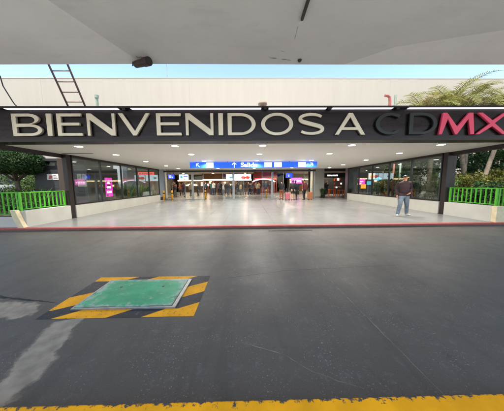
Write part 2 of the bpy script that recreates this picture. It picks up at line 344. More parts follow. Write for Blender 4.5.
def make_plaid():
    m, n, b = nodes_of('plaid'); L = n.links
    src = n.nodes.new('ShaderNodeTexCoord').outputs['Object']
    sx = n.nodes.new('ShaderNodeSeparateXYZ'); L.new(src, sx.inputs[0])
    def stripes(o, f):
        a = n.nodes.new('ShaderNodeMath'); a.operation = 'MULTIPLY'; a.inputs[1].default_value = f; L.new(o, a.inputs[0])
        s = n.nodes.new('ShaderNodeMath'); s.operation = 'SINE'; L.new(a.outputs[0], s.inputs[0])
        r = n.nodes.new('ShaderNodeMapRange'); r.inputs[1].default_value = -0.2; r.inputs[2].default_value = 0.6; L.new(s.outputs[0], r.inputs[0]); return r.outputs[0]
    ad = n.nodes.new('ShaderNodeMath'); ad.operation = 'ADD'; L.new(stripes(sx.outputs[0], 80), ad.inputs[0]); L.new(stripes(sx.outputs[2], 80), ad.inputs[1])
    hf = n.nodes.new('ShaderNodeMath'); hf.operation = 'MULTIPLY'; hf.inputs[1].default_value = 0.5; L.new(ad.outputs[0], hf.inputs[0])
    x = n.nodes.new('ShaderNodeMix'); x.data_type = 'RGBA'; L.new(hf.outputs[0], x.inputs[0]); x.inputs[6].default_value = (0.020, 0.011, 0.013, 1); x.inputs[7].default_value = (0.046, 0.015, 0.018, 1)
    L.new(x.outputs[2], b.inputs['Base Color']); b.inputs['Roughness'].default_value = 0.85
make_plaid()

# ------------------------------------------------------------------ mesh helpers
class MB:
    def __init__(self): self.v = []; self.f = []
    def add(self, vs, fs):
        o = len(self.v); self.v += [tuple(p) for p in vs]; self.f += [tuple(i + o for i in f) for f in fs]; return self
    def box(self, x0, x1, y0, y1, z0, z1):
        return self.add([(x0, y0, z0), (x1, y0, z0), (x1, y1, z0), (x0, y1, z0), (x0, y0, z1), (x1, y0, z1), (x1, y1, z1), (x0, y1, z1)],
                        [(3, 2, 1, 0), (4, 5, 6, 7), (0, 1, 5, 4), (1, 2, 6, 5), (2, 3, 7, 6), (3, 0, 4, 7)])
    def tube(self, pts, r, n=10, cap=True):
        pts = [Vector(p) for p in pts]; k = len(pts)
        rs = r if isinstance(r, (list, tuple)) else [r] * k
        rings = []; ref = None
        for i, p in enumerate(pts):
            d = (pts[min(i + 1, k - 1)] - pts[max(i - 1, 0)]).normalized()
            if ref is None: ref = Vector((1, 0, 0)) if abs(d.x) < 0.8 else Vector((0, 1, 0))
            a = (ref - d * ref.dot(d)).normalized(); b = d.cross(a); ref = a
            rings.append([p + (a * math.cos(2 * math.pi * j / n) + b * math.sin(2 * math.pi * j / n)) * rs[i] for j in range(n)])
        vs = [q for g in rings for q in g]; fs = []
        for i in range(k - 1):
            for j in range(n):
                fs.append((i * n + j, i * n + (j + 1) % n, (i + 1) * n + (j + 1) % n, (i + 1) * n + j))
        if cap: fs.append(tuple(range(n - 1, -1, -1))); fs.append(tuple((k - 1) * n + j for j in range(n)))
        return self.add(vs, fs)
    def lathe(self, prof, c=(0, 0, 0), n=20):
        vs = []; fs = []
        for (r, z) in prof:
            for j in range(n): vs.append((c[0] + r * math.cos(2 * math.pi * j / n), c[1] + r * math.sin(2 * math.pi * j / n), c[2] + z))
        for i in range(len(prof) - 1):
            for j in range(n): fs.append((i * n + j, i * n + (j + 1) % n, (i + 1) * n + (j + 1) % n, (i + 1) * n + j))
        fs.append(tuple(range(n - 1, -1, -1))); fs.append(tuple((len(prof) - 1) * n + j for j in range(n)))
        return self.add(vs, fs)
    def prism(self, poly, a, b, axis='Y'):
        """poly of 2D points extruded from a to b along the axis (Y: poly is x,z; X: poly is y,z; Z: poly is x,y)"""
        n = len(poly)
        def mk(p, t): return {'Y': (p[0], t, p[1]), 'X': (t, p[0], p[1]), 'Z': (p[0], p[1], t)}[axis]
        vs = [mk(p, a) for p in poly] + [mk(p, b) for p in poly]
        fs = [tuple(range(n)), tuple(range(2 * n - 1, n - 1, -1))] + [(i, (i + 1) % n, n + (i + 1) % n, n + i) for i in range(n)]
        return self.add(vs, fs)
    def build(self, name, mat, parent=None, smooth=False, bevel=0.0, local=False):
        me = bpy.data.meshes.new(name)
        off = Vector((0, 0, 0)) if (parent is None or local) else wloc(parent)
        me.from_pydata([(p[0] - off.x, p[1] - off.y, p[2] - off.z) for p in self.v], [], self.f)
        bm = bmesh.new(); bm.from_mesh(me)
        bmesh.ops.recalc_face_normals(bm, faces=bm.faces)
        if bevel: bmesh.ops.bevel(bm, geom=list(bm.edges), offset=bevel, segments=2, affect='EDGES', profile=0.5)
        bm.to_mesh(me); bm.free()
        if smooth:
            for p in me.polygons: p.use_smooth = True
        return link(name, me, mat, parent)
def wloc(o):
    v = Vector(o.location)
    while o.parent: o = o.parent; v = v + Vector(o.location)
    return v
def link(name, me, mat, parent=None):
    if mat is not None and not me.materials: me.materials.append(M[mat] if isinstance(mat, str) else mat)
    o = bpy.data.objects.new(name, me); COL.objects.link(o)
    if parent is not None: o.parent = parent
    return o
def thing(name, label, cat, loc=(0, 0, 0), rz=0.0, group=None):
    o = bpy.data.objects.new(name, None); COL.objects.link(o); o.location = loc; o.rotation_euler = (0, 0, rz)
    o.empty_display_size = 0.1
    return tag(o, label, cat, group)
def tag(o, label, cat, group=None):
    o['label'] = label; o['category'] = cat
    if group: o['group'] = group
    return o
def struct(o): o['kind'] = 'structure'; return o
def box(name, mat, parent, x0, x1, y0, y1, z0, z1, bevel=0.0):
    return MB().box(x0, x1, y0, y1, z0, z1).build(name, mat, parent, bevel=bevel)
def copy_tree(o, parent=None):
    c = o.copy(); COL.objects.link(c)
    if parent is not None: c.parent = parent
    for ch in list(o.children): copy_tree(ch, c)
    return c

# ------------------------------------------------------------------ ground, road, kerbs
struct(MB().add([(-500, -500, -0.02), (500, -500, -0.02), (500, 500, -0.02), (-500, 500, -0.02)], [(0, 1, 2, 3)]).build('ground', 'ground'))
struct(MB().add([(-80, 1.0, 0), (80, 1.0, 0), (80, 6.8, 0), (-80, 6.8, 0)], [(0, 1, 2, 3)]).build('road', 'road'))
struct(MB().box(-80, 80, -14, 0.80, -0.015, 0.12).build('pavement', 'concrete'))
struct(MB().box(-80, 80, 0.804, 1.145, -0.01, 0.124).build('yellow_kerb', 'kerb_yellow', bevel=0.012))
struct(MB().box(-80, 80, 6.62, 6.80, 0.044, 0.104).build('red_kerb', 'kerb_red', bevel=0.006))
struct(MB().box(-80, 80, 6.63, 6.80, -0.01, 0.043).build('kerb_base', 'road'))
struct(MB().box(-16, 17, 6.804, 46, -0.01, 0.10).build('floor', 'floor'))
# gardens either side of the entrance
struct(MB().box(-60, -7.97, 6.98, 18.9, -0.01, 0.38).build('garden_soil', 'soil'))
struct(MB().box(8.92, 60, 6.98, 18.9, -0.01, 0.38).build('garden_soil', 'soil'))

def ragged_strip(name, pts, w0, mat, z, jit=0.6, step=0.06, kind='structure', seed=1):
    rr = random.Random(seed); P = []
    for a, b in zip(pts[:-1], pts[1:]):
        a = Vector(a); b = Vector(b); k = max(2, int((b - a).length / step))
        for i in range(k): P.append(a.lerp(b, i / k))
    P.append(Vector(pts[-1]))
    wl = w0 if callable(w0) else (lambda t: w0)
    w0_wide = wl(0) > 0.1
    L, Rr = [], []
    for i, p in enumerate(P):
        d = (P[min(i + 1, len(P) - 1)] - P[max(i - 1, 0)]).normalized(); nn = Vector((-d.y, d.x)); u_ = i / (len(P) - 1); ww = wl(u_) / 2 * (1 if w0_wide else min(1, u_ * 9 + 0.15, (1 - u_) * 9 + 0.15))
        wob = (math.sin(i * 0.9 + seed) + 0.6 * math.sin(i * 2.3)) * ww * jit * 0.5
        L.append(p + nn * (ww * (1 + rr.uniform(-jit, jit)) + wob)); Rr.append(p - nn * (ww * (1 + rr.uniform(-jit, jit)) - wob))
    n = len(L); mid = [(a_ + b_) / 2 for a_, b_ in zip(L, Rr)]
    vs = [(p.x, p.y, z) for p in L] + [(p.x, p.y, z) for p in mid] + [(p.x, p.y, z) for p in Rr]
    o = MB().add(vs, [(i, i + 1, n + i + 1, n + i) for i in range(n - 1)] + [(n + i, n + i + 1, 2 * n + i + 1, 2 * n + i) for i in range(n - 1)]).build(name, mat)
    at = o.data.attributes.new('edge', 'FLOAT', 'POINT'); at.data.foreach_set('value', [0.0] * n + [min(1.0, 3.5 * (n - 1 - i) / (n - 1)) if w0_wide else 1.0 for i in range(n)] + [0.0] * n)
    o['kind'] = kind
    return o
ragged_strip('road_joint', [(-3.9, 0.9 + 1.0), (-3.306, 2.564), (-2.71, 5.4), (-2.4, 6.6)], 0.024, 'joint_pale', 0.0012, seed=2)
ragged_strip('road_joint', [(1.08, 6.6), (1.16, 4.4), (1.38, 1.15)], 0.022, 'joint_pale', 0.0012, seed=3)
ragged_strip('road_joint', [(-7.5, 3.6), (-3.3, 2.62), (-2.47, 2.47)], 0.03, 'joint_dark', 0.0012, seed=4)
ragged_strip('road_joint', [(-0.05, 1.75), (0.32, 1.60), (0.50, 1.44), (0.84, 1.30)], 0.016, 'joint_pale', 0.0012, seed=5)
ragged_strip('road_joint', [(2.4, 5.25), (3.1, 4.86), (5.2, 3.86), (8.5, 2.4)], 0.024, 'joint_pale', 0.0012, seed=6)
ragged_strip('road_joint', [(-0.65, 3.0), (0.6, 3.32), (2.8, 3.5)], 0.008, 'joint_dark', 0.0012, seed=7)
ragged_strip('road_joint', [(-12, 1.20), (12, 1.17)], 0.035, 'joint_dark', 0.003, seed=8)
ragged_strip('concrete_patch', [(-2.02, 2.14), (-1.92, 1.75), (-1.76, 1.36), (-1.68, 1.16)], lambda t: 0.42 - 0.04 * t, 'patch', 0.0015, jit=0.10, step=0.09, seed=9)
ragged_strip('concrete_patch', [(-3.4, 2.36), (-2.9, 2.33), (-2.47, 2.30)], lambda t: 0.50 - 0.10 * t, 'patch', 0.0015, jit=0.10, step=0.09, seed=10)
ragged_strip('gutter_patch', [(0.62, 6.28), (2.05, 6.30)], 0.16, 'joint_dark', 0.0015, jit=0.08, seed=11)

# ------------------------------------------------------------------ terminal facade behind (cream panels)
fac = thing('terminal_facade', 'tall pale cream facade of wide panels rising above the black sign', 'building', (0, 19, 0))
struct_back = box('backing_wall', 'facade', fac, -40, 40, 19.12, 19.6, 3.45, 10.88)
box('backing_wall', 'concrete', fac, -40, -13.0, 19.12, 19.6, 0, 3.44)
box('backing_wall', 'concrete', fac, 13.0, 40, 19.12, 19.6, 0, 3.44)
px = -39.0
while px < 39:
    wd = 2.6
    z0 = 3.46 if (px + wd > -8.3 and px < 9.7) else 0.3
    x0, x1 = px + 0.0015, px + wd - 0.0015
    for (za, zb) in (((z0, 7.2), (7.206, 10.88)) if z0 < 4 else ((z0, 7.2), (7.206, 10.88))):
        box('panel', 'facade', fac, x0, x1, 19.0 + rnd.uniform(0, 0.006), 19.12, za, zb)
    px += wd
box('coping', 'facade', fac, -40, 40, 18.985, 19.65, 10.884, 10.95)

# ------------------------------------------------------------------ overhead road deck
deck = thing('overhead_deck', 'grey painted concrete road deck hanging over the street above the camera', 'overpass', (0, 5.4, 4.5))
TOP = 5.9
def deckpart(name, under, mat='soffit'):
    n = len(under); vs = list(under) + [(p[0], p[1], TOP) for p in under]
    fs = [tuple(range(n - 1, -1, -1)), tuple(range(n, 2 * n))] + [(i, (i + 1) % n, n + (i + 1) % n, n + i) for i in range(n)]
    return MB().add(vs, fs).build(name, mat, deck)
# crease lines measured on the soffit: left fold and right fold
A0 = (-2.60, 5.38, 4.5); A1 = (-3.222, 3.644, 4.5); A2 = (-4.99, -1.3, 4.5)  # unseen rear edge shaped so sunlit pavement bounces light under the deck
B0 = (2.45, 5.39, 4.5); B1 = (3.285, 4.728, 4.5); B2 = (5.103, 4.223, 4.5); B3 = (12.0, 2.30, 4.5); B4 = (24.95, -1.3, 4.5)
deckpart('soffit_slab', [A0, B0, B1, B2, B3, B4, A2, A1])
deckpart('soffit_slab', [A0, A1, A2, (-40, -1.3, 3.0), (-40, 4.7, 3.0), (-5.85, 5.165, 4.36)], 'soffit_painted_lit')
deckpart('soffit_slab', [B0, (6.45, 5.25, 4.43), (40, 4.9, 4.0), (40, -1.3, 4.2), B4, B3, B2, B1], 'soffit_painted_lit')
box('parapet', 'soffit', deck, -40, 40, 5.10, 5.36, TOP, TOP + 0.35)
pip = MB().box(0.985, 1.03, 1.8, 3.97, 4.455, 4.498).build('conduit', 'cable'); tag(pip, 'short dark conduit fixed under the grey deck near the top edge', 'conduit')
# drip stain plug at the deck's edge
plug = MB().lathe([(0.0, -0.05), (0.03, -0.045), (0.045, -0.02), (0.05, 0.0)], (1.28, 5.2, 4.499), 12).build('drain_stub', 'cable', smooth=True)
tag(plug, 'small dark drain stub sticking out under the edge of the deck', 'drain')

for k, (x_, y_, l_, w_) in enumerate(((0.62, 5.12, 0.22, 0.07), (0.95, 5.18, 0.26, 0.08), (0.78, 4.86, 0.14, 0.05), (1.28, 5.16, 0.14, 0.08), (0.98, 4.35, 0.4, 0.025), (-2.5, 5.1, 0.22, 0.12))):
    st_ = ragged_strip('stain', [(x_ - l_ / 2, y_), (x_ + l_ / 2, y_ + 0.03)] if k not in (4,) else [(x_, y_ - l_ / 2), (x_ + 0.02, y_ + l_ / 2)], w_, 'stain', 4.4985 if k != 6 else 4.36, jit=0.2, step=0.05, seed=40 + k)
    del st_['kind']; st_.parent = deck; st_.location = -Vector(deck.location)
# floodlight at the deck edge
sc_ = thing('security_camera', 'rusty brown cylindrical camera housing bolted under the deck edge', 'camera', (-2.62, 5.25, 4.5))
a, b = Vector((-2.74, 5.30, 4.44)), Vector((-2.28, 5.02, 4.36))
d = (b - a).normalized()
hs = MB().tube([a, a + d * 0.02, a + d * 0.36, a + d * 0.37, b], [0.055, 0.075, 0.085, 0.095, 0.095], 16).build('housing', 'rust_brown', sc_)
MB().tube([b - d * 0.002, b + d * 0.012], [0.075, 0.07], 16).build('lens', 'black_plastic', hs, local=False)
MB().tube([a + d * 0.10, a + d * 0.10 + Vector((0, 0, 0.07)), a + d * 0.06 + Vector((0, 0, 0.13))], 0.028, 8).build('bracket', 'rust_brown', sc_)
MB().tube([a + d * 0.02 + Vector((0, 0, 0.0)), a + Vector((-0.06, -0.02, -0.04)), a + Vector((-0.05, -0.02, 0.10))], 0.012, 6).build('cable', 'cable', sc_)

# ------------------------------------------------------------------ welcome sign
SY = 6.20
sg = thing('welcome_sign', 'long black metal fascia sign with raised letters across the entrance', 'sign', (0.5, SY, 2.8))
box('sign_box', 'sign_face', sg, -7.95, 9.05, SY, SY + 0.42, 2.86, 3.709)
box('bottom_trim', 'sign_trim', sg, -7.95, 9.05, SY - 0.03, SY + 0.42, 2.795, 2.857)
box('top_trim', 'sign_trim', sg, -7.95, 9.05, SY - 0.12, SY + 0.42, 3.712, 3.762)
for x0, x1 in ((-6.95, -3.75), (-3.38, 0.40), (0.62, 2.32), (2.50, 4.30), (4.78, 8.6)):
    box('light_strip', 'led_strip', sg, x0, x1, SY - 0.112, SY - 0.012, 3.695, 3.709)
for x0 in (-3.62, 0.47, 2.37, 4.40):
    box('strip_bracket', 'sign_trim', sg, x0, x0 + 0.09, SY - 0.115, SY - 0.003, 3.66, 3.710)

LH, ST, TH = 0.625, 0.118, 0.079
def arc(cx, cy, rx, ry, a0, a1, n=22): return [(cx + rx * math.cos(R(a0 + (a1 - a0) * i / n)), cy + ry * math.sin(R(a0 + (a1 - a0) * i / n))) for i in range(n + 1)]
def stroke(P, wf):
    n = len(P); Lp, Rp = [], []
    for i in range(n):
        dx = P[min(i + 1, n - 1)][0] - P[max(i - 1, 0)][0]; dy = P[min(i + 1, n - 1)][1] - P[max(i - 1, 0)][1]; l = math.hypot(dx, dy) or 1
        nx, ny = -dy / l, dx / l; ww = wf(i / (n - 1), abs(dy / l)) / 2
        Lp.append((P[i][0] + nx * ww, P[i][1] + ny * ww)); Rp.append((P[i][0] - nx * ww, P[i][1] - ny * ww))
    return Lp + Rp[::-1]
def glyph(c, w):
    h, s, t = LH, ST, TH
    if c == 'I': return [[(0, 0), (w, 0), (w, h), (0, h)]]
    if c == 'E':
        m = h * 0.53
        return [[(0, 0), (w, 0), (w * 0.985, t), (s, t), (s, m - t / 2), (w * 0.90, m - t / 2), (w * 0.90, m + t / 2), (s, m + t / 2), (s, h - t), (w * 0.97, h - t), (w * 0.985, h), (0, h)]]
    if c == 'N':
        a = t * 1.05
        return [[(0, 0), (a, 0), (a, h - s * 1.45), (w - a * 1.5, 0), (w, 0), (w, h), (w - a, h), (w - a, s * 1.45), (a * 1.5, h), (0, h)]]
    if c == 'V': return [[(w / 2 - s * 0.42, 0), (w / 2 + s * 0.42, 0), (w, h), (w - s * 0.95, h), (w / 2 + 0.01, s * 1.1), (s * 1.15, h), (0, h)]]
    if c == 'A':
        bar0, bar1 = h * 0.22, h * 0.22 + t
        def xl(y): return s * 0.98 + (w / 2 - 0.005 - s * 0.98) * (y / (h - s * 1.0))
        yt = h - s * 1.0
        return [[(0, 0), (s * 0.98, 0), (xl(bar0), bar0), (w - xl(bar0) - 0.02, bar0), (w - s * 1.1, 0), (w, 0), (w / 2 + s * 0.5, h), (w / 2 - s * 0.5, h)],
                [(xl(bar1) + 0.004, bar1), (w - xl(bar1) - 0.02, bar1), (w / 2 - 0.005, yt)]]
    if c == 'D':
        o = [(0, 0)] + arc(w * 0.45, h / 2, w * 0.55, h / 2, -90, 90, 30) + [(0, h)]
        i = [(s, t)] + arc(w * 0.45, h / 2, w * 0.55 - s, h / 2 - t, -90, 90, 30) + [(s, h - t)]
        return [o, i]
    if c == 'B':
        m = h * 0.53
        o = [(0, 0)] + arc(w * 0.60, m / 2, w * 0.40, m / 2, -90, 82, 20) + arc(w * 0.56, (m + h) / 2, w * 0.36, (h - m) / 2, -80, 90, 20) + [(0, h)]
        i1 = [(s, t)] + arc(w * 0.58, m / 2, w * 0.42 - s, m / 2 - t * 0.95, -90, 90, 18) + [(s, m - t * 0.95)]
        i2 = [(s, m + t * 0.2)] + arc(w * 0.54, (m + h) / 2 - t * 0.4, w * 0.38 - s, (h - m) / 2 - t * 0.6, -90, 90, 18) + [(s, h - t)]
        return [o, i1, i2]
    if c == 'O': return [arc(w / 2, h / 2, w / 2, h / 2 + 0.008, 0, 353, 50), arc(w / 2, h / 2, w / 2 - s, h / 2 - t + 0.005, 0, 353, 50)]
    if c == 'C': return [stroke(arc(w * 0.55, h / 2, w * 0.55 - s / 2, h / 2 - t / 2, 48, 312, 40), lambda u, v: t + (s - t) * v)]
    if c == 'S':
        P = arc(w * 0.50, h * 0.735, w * 0.50 - s * 0.5, h * 0.265 - t / 2, 28, 225, 26)
        Q = arc(w * 0.50, h * 0.262, w * 0.50 - s * 0.5, h * 0.262 - t / 2, 45, -152, 26)
        return [stroke(P + Q, lambda u, v: t + (s - t) * math.exp(-((u - 0.5) / 0.2) ** 2))]
    if c == 'M':
        a = t * 1.1
        return [[(0, 0), (a * 1.1, 0), (w * 0.16 + a * 0.75, h * 0.72), (w * 0.47 - 0.012, 0), (w * 0.47 + 0.05, 0), (w - w * 0.10 - s * 0.95, h * 0.72), (w - s * 1.02, 0), (w, 0), (w - w * 0.085, h), (w - w * 0.085 - s * 1.0, h), (w * 0.50, s * 1.9), (w * 0.085 + s * 0.95, h), (w * 0.085, h)]]
    if c == 'X':
        q = s * 1.05
        return [[(0, 0), (q * 0.95, 0), (w * 0.5, h * 0.37), (w - q * 1.15, 0), (w, 0), (w * 0.5 + q * 0.55, h * 0.515), (w * 0.97, h), (w * 0.97 - q * 0.95, h), (w * 0.5, h * 0.64), (q * 1.15 + 0.01, h), (0.01, h), (w * 0.5 - q * 0.55, h * 0.5)]]
def curve_mesh(name, loops, depth, bevel):
    cu = bpy.data.curves.new(name, 'CURVE'); cu.dimensions = '2D'; cu.fill_mode = 'BOTH'; cu.extrude = depth / 2 - bevel; cu.bevel_depth = bevel; cu.bevel_resolution = 1; cu.offset = -bevel
    for lp in loops:
        s = cu.splines.new('POLY'); s.points.add(len(lp) - 1); s.use_cyclic_u = True
        for p, q in zip(s.points, lp): p.co = (q[0], q[1], 0, 1)
    o = bpy.data.objects.new('tmp', cu); COL.objects.link(o)
    dg = bpy.context.evaluated_depsgraph_get(); me = bpy.data.meshes.new_from_object(o.evaluated_get(dg))
    bpy.data.objects.remove(o); bpy.data.curves.remove(cu)
    me.transform(Matrix.Rotation(R(90), 4, 'X'))
    me.materials.clear()
    return me
LET = [('B', -6.822, -5.985, 'c'), ('I', -5.840, -5.700, 'c'), ('E', -5.545, -4.835, 'c'), ('N', -4.690, -3.885, 'c'), ('V', -3.783, -2.877, 'c'), ('E', -2.690, -1.960, 'c'),
       ('N', -1.840, -1.030, 'c'), ('I', -0.882, -0.745, 'c'), ('D', -0.610, 0.215, 'c'), ('O', 0.372, 1.325, 'c'), ('S', 1.475, 2.260, 'c'), ('A', 2.579, 3.490, 'c'),
       ('C', 3.800, 4.600, 'g'), ('D', 4.815, 5.660, 'g'), ('M', 5.730, 6.820, 'r'), ('X', 6.862, 7.837, 'r')]
for c, x0, x1, k in LET:
    me = curve_mesh('letter', glyph(c, x1 - x0), 0.07, 0.006)
    o = link('letter', me, {'c': 'letter_cream', 'g': 'letter_grey', 'r': 'letter_red'}[k], sg)
    o.location = (x0 - 0.5 + 0.02, -0.055, 2.945 - 2.8)
    o['label'] = {'c': 'cream', 'g': 'dark grey', 'r': 'raspberry red'}[k] + ' raised letter ' + c

# ------------------------------------------------------------------ entrance canopy
cp = thing('entrance_canopy', 'flat white-soffited canopy roof reaching back from the sign to the doors', 'canopy', (0.5, 12, 2.8))
box('ceiling', 'ceiling_white', cp, -7.72, 8.72, SY + 0.424, 17.3, 2.80, 2.90)
box('roof_slab', 'concrete', cp, -7.9, 8.95, SY + 0.43, 18.9, 2.905, 3.44)
box('side_beam', 'dark_bronze', cp, -7.88, -7.724, SY + 0.01, 17.3, 2.66, 2.90)
box('side_beam', 'dark_bronze', cp, 8.724, 8.93, SY + 0.01, 17.3, 2.66, 2.90)
box('end_fascia', 'hall_grey', cp, -8.3, 9.6, 17.304, 17.42, 2.78, 3.40)
box('vent_slot', 'frame_grey', cp, -7.5, -6.3, 8.35, 8.47, 2.793, 2.799)

# downlights
gx = [-5.65, -2.45, 0.50, 3.55, 6.65]; gy = [6.95, 8.85, 11.35, 14.1, 16.5]
names_x = ['leftmost', 'second from left', 'middle', 'second from right', 'rightmost']
names_y = ['just behind the sign', 'second row back from the sign', 'third row back from the sign', 'fourth row back from the sign', 'by the doors']
dl_disc = dl_ring = None
for j, y in enumerate(gy):
    for i, x in enumerate(gx):
        t = thing('downlight', f'round recessed ceiling downlight, {names_x[i]} of the row {names_y[j]}' if j in (0, 4) else f'round recessed ceiling downlight, {names_x[i]} of the {names_y[j]}', 'downlight', (x, y, 2.8), 0, 'round downlights in the canopy ceiling')
        if dl_disc is None:
            dl_disc = MB().lathe([(0.0, -0.010), (0.115, -0.010), (0.115, -0.004)], (0, 0, 0), 20)
            o1 = dl_disc.build('diffuser', 'lamp_disc', t, local=True)
            ring = MB(); n = 24
            vs = []; fs = []
            for (r, z) in ((0.117, -0.002), (0.117, -0.012), (0.145, -0.010), (0.15, -0.001)):
                for q in range(n): vs.append((r * math.cos(2 * math.pi * q / n), r * math.sin(2 * math.pi * q / n), z))
            for k in range(3):
                for q in range(n): fs.append((k * n + q, k * n + (q + 1) % n, (k + 1) * n + (q + 1) % n, (k + 1) * n + q))
            o2 = ring.add(vs, fs).build('rim', 'planter_white', t, local=True)
            dl_disc, dl_ring = o1, o2
        else:
            for src in (dl_disc, dl_ring):
                c = src.copy(); COL.objects.link(c); c.parent = t
        ld = bpy.data.lights.new('downlight_lamp', 'AREA'); ld.shape = 'DISK'; ld.size = 0.20; ld.energy = 14.0; ld.color = (1.0, 0.95, 0.86); ld.spread = R(150)
        lo = bpy.data.objects.new('lamp_light', ld); COL.objects.link(lo); lo.parent = t; lo.location = (0, 0, -0.018)

# columns
for (x, sgn, side) in ((-7.66, -1, 'left'), (8.70, 1, 'right')):
    t = thing('column', f'dark bronze metal column with brown side panel at the {side} end of the canopy', 'column', (x, 8.72, 0.1), 0, 'columns carrying the canopy')
    box('post', 'dark_bronze', t, x - 0.09, x + 0.09, 8.62, 8.82, 0.10, 2.796, bevel=0.006)
    xa, xb = (x - 0.42, x - 0.094) if sgn < 0 else (x + 0.094, x + 0.42)
    box('side_panel', 'brown_panel' if sgn < 0 else 'dark_bronze', t, xa, xb, 8.74, 8.86, 0.66, 2.655 if True else 2.8, bevel=0.005)
    box('base_plate', 'dark_bronze', t, x - 0.12, x + 0.12, 8.59, 8.85, 0.10, 0.115)

# glazed side walls on low white walls
def side_wall(x, sgn, label, lowlabel):
    y0, y1 = 8.865, 17.3
    t = thing('glass_side_wall', label, 'glass wall', (x, 13, 0.1))
    def bx(n, m, dx0, dx1, a, b_, z0, z1): return box(n, m, t, min(x + sgn * dx0, x + sgn * dx1), max(x + sgn * dx0, x + sgn * dx1), a, b_, z0, z1)
    bx('sill', 'dark_bronze', -0.02, 0.14, y0, y1, 0.662, 0.715)
    bx('top_rail', 'dark_bronze', -0.02, 0.12, y0, y1, 2.70, 2.797)
    ys = np.linspace(y0, y1, 6)
    for k, yy in enumerate(ys):
        a = min(max(yy - 0.022, y0), y1 - 0.044); bx('mullion', 'frame_grey', 0.0, 0.09, a, a + 0.044, 0.716, 2.699)
    for k in range(5):
        bx('pane', 'pane', 0.04, 0.052, ys[k] + 0.045, ys[k + 1] - 0.045, 0.716, 2.699)
    t2 = thing('low_wall', lowlabel, 'wall', (x, 12, 0.1))
    a, b_ = min(x, x + sgn * 0.26), max(x, x + sgn * 0.26)
    MB().box(a, b_, 6.86, 8.60, 0.0, 0.655).build('wall_run', 'wall_white', t2, bevel=0.01)
    MB().box(a, b_, 8.864, 17.3, 0.0, 0.660).build('wall_run', 'wall_white', t2, bevel=0.01)
    box('wall_run', 'wall_white', t2, min(x + sgn * 0.125, x + sgn * 0.26), max(x + sgn * 0.125, x + sgn * 0.26), 8.602, 8.862, 0.0, 0.655)
    fx0, fx1 = (x + sgn * 0.262, x + sgn * 30)
    MB().box(min(fx0, fx1), max(fx0, fx1), 6.86, 7.0, 0.0, 0.44).build('front_run', 'wall_white', t2, bevel=0.01)
    return t2
lwL = side_wall(-7.56, -1, 'dark framed glass wall along the left side of the lobby', 'low white wall under the left glazing and railing')
lwR = side_wall(8.60, 1, 'dark framed glass wall along the right side of the lobby', 'low white wall under the right glazing and railing')
# cream end blocks of the low walls
eb = MB().prism([(-7.93, 0.70), (-7.76, 0.70), (-7.66, 0.42), (-7.53, 0.105), (-7.74, 0.105), (-7.86, 0.42)], 6.72, 6.855).build('end_block', 'wall_cream', bevel=0.006)
tag(eb, 'chipped leaning cream end block of the low wall at the left kerb', 'end block')
eb = MB().prism([(8.585, 0.105), (8.90, 0.105), (8.90, 0.67), (8.585, 0.67)], 6.70, 6.855).build('end_block', 'wall_cream', bevel=0.008)
tag(eb, 'upright cream end block of the low wall at the right kerb', 'end block')

# green railings
def railing(label, segs, nlab):
    t = thing('railing', label, 'railing', (*segs[0][0], 0.5))
    for (p, q) in segs:
        p = Vector(p); q = Vector(q); L = (q - p).length; d = (q - p) / L
        z0, z1 = (0.66 if abs(d.y) > 0.5 else 0.50), 1.27
        for zz, r in ((z1, 0.022), (z0 + 0.045, 0.016)):
            MB().tube([(p.x, p.y, zz), (q.x, q.y, zz)], r, 8).build('rail', 'green_paint', t, smooth=True)
        k = max(2, int(round(L / 0.165)))
        for i in range(k + 1):
            c = p + d * (L * i / k); post = i in (0, k)
            r = 0.028 if post else 0.016
            MB().box(c.x - r, c.x + r, c.y - r, c.y + r, (0.45 if post else z0 + 0.03), z1 - 0.004 + (0.03 if post else 0)).build('post' if post else 'baluster', 'green_paint', t)
    return t
railing('bright green railing on the low wall at the left, before the dark shed', [((-7.76, 8.55), (-7.76, 6.92)), ((-7.84, 6.92), (-10.6, 6.92))], 'left')
railing('bright green railing on the low wall at the right, before the palms', [((8.79, 8.55), (8.79, 6.92)), ((8.87, 6.92), (11.4, 6.92))], 'right')

# ------------------------------------------------------------------ roof items above the sign
ld = thing('ladder', 'brown steel ladder leaning from the canopy roof up to the deck', 'ladder', (-5.35, 6.75, 3.45))
p0, p1 = Vector((0, 6.80, 3.45)), Vector((0, 5.44, 6.0))
for x in (-5.52, -5.00):
    MB().tube([(x, p0.y, p0.z), (x, p1.y, p1.z)], 0.026, 8).build('side_rail', 'ladder_steel', ld, smooth=True)
k = 11
for i in range(k):
    u = (i + 0.5) / k; q = p0.lerp(p1, u)
    MB().tube([(-5.50, q.y, q.z), (-5.02, q.y, q.z)], 0.015, 8).build('rung', 'ladder_steel', ld, smooth=True)
t = MB().tube([(-4.88, 6.9, 3.44), (-4.88, 6.9, 4.30), (-4.88, 6.9, 4.31), (-4.88, 6.9, 4.40)], [0.04, 0.04, 0.06, 0.06], 12).build('vent_pipe', 'pipe_green')
tag(t, 'pale green capped vent pipe standing behind the sign beside the ladder', 'pipe')
t = MB().tube([(4.74, 6.9, 3.44), (4.74, 6.9, 4.20), (4.72, 6.9, 4.33), (4.64, 6.9, 4.38), (4.56, 6.9, 4.38)], 0.042, 12).build('vent_pipe', 'pipe_red')
tag(t, 'red vent pipe with a bent top behind the sign above the letter C', 'pipe')
t = MB().tube([(4.93, 6.9, 3.44), (4.92, 6.9, 4.40)], 0.036, 12).build('vent_pipe', 'pipe_green')
tag(t, 'straight pale green pipe beside the bent red pipe above the letter C', 'pipe')
t = MB().lathe([(0.10, 0), (0.10, 0.62), (0.15, 0.68), (0.15, 0.74), (0.06, 0.76)], (0.50, 6.95, 3.44), 16).build('vent_cowl', 'pipe_clay', smooth=True)
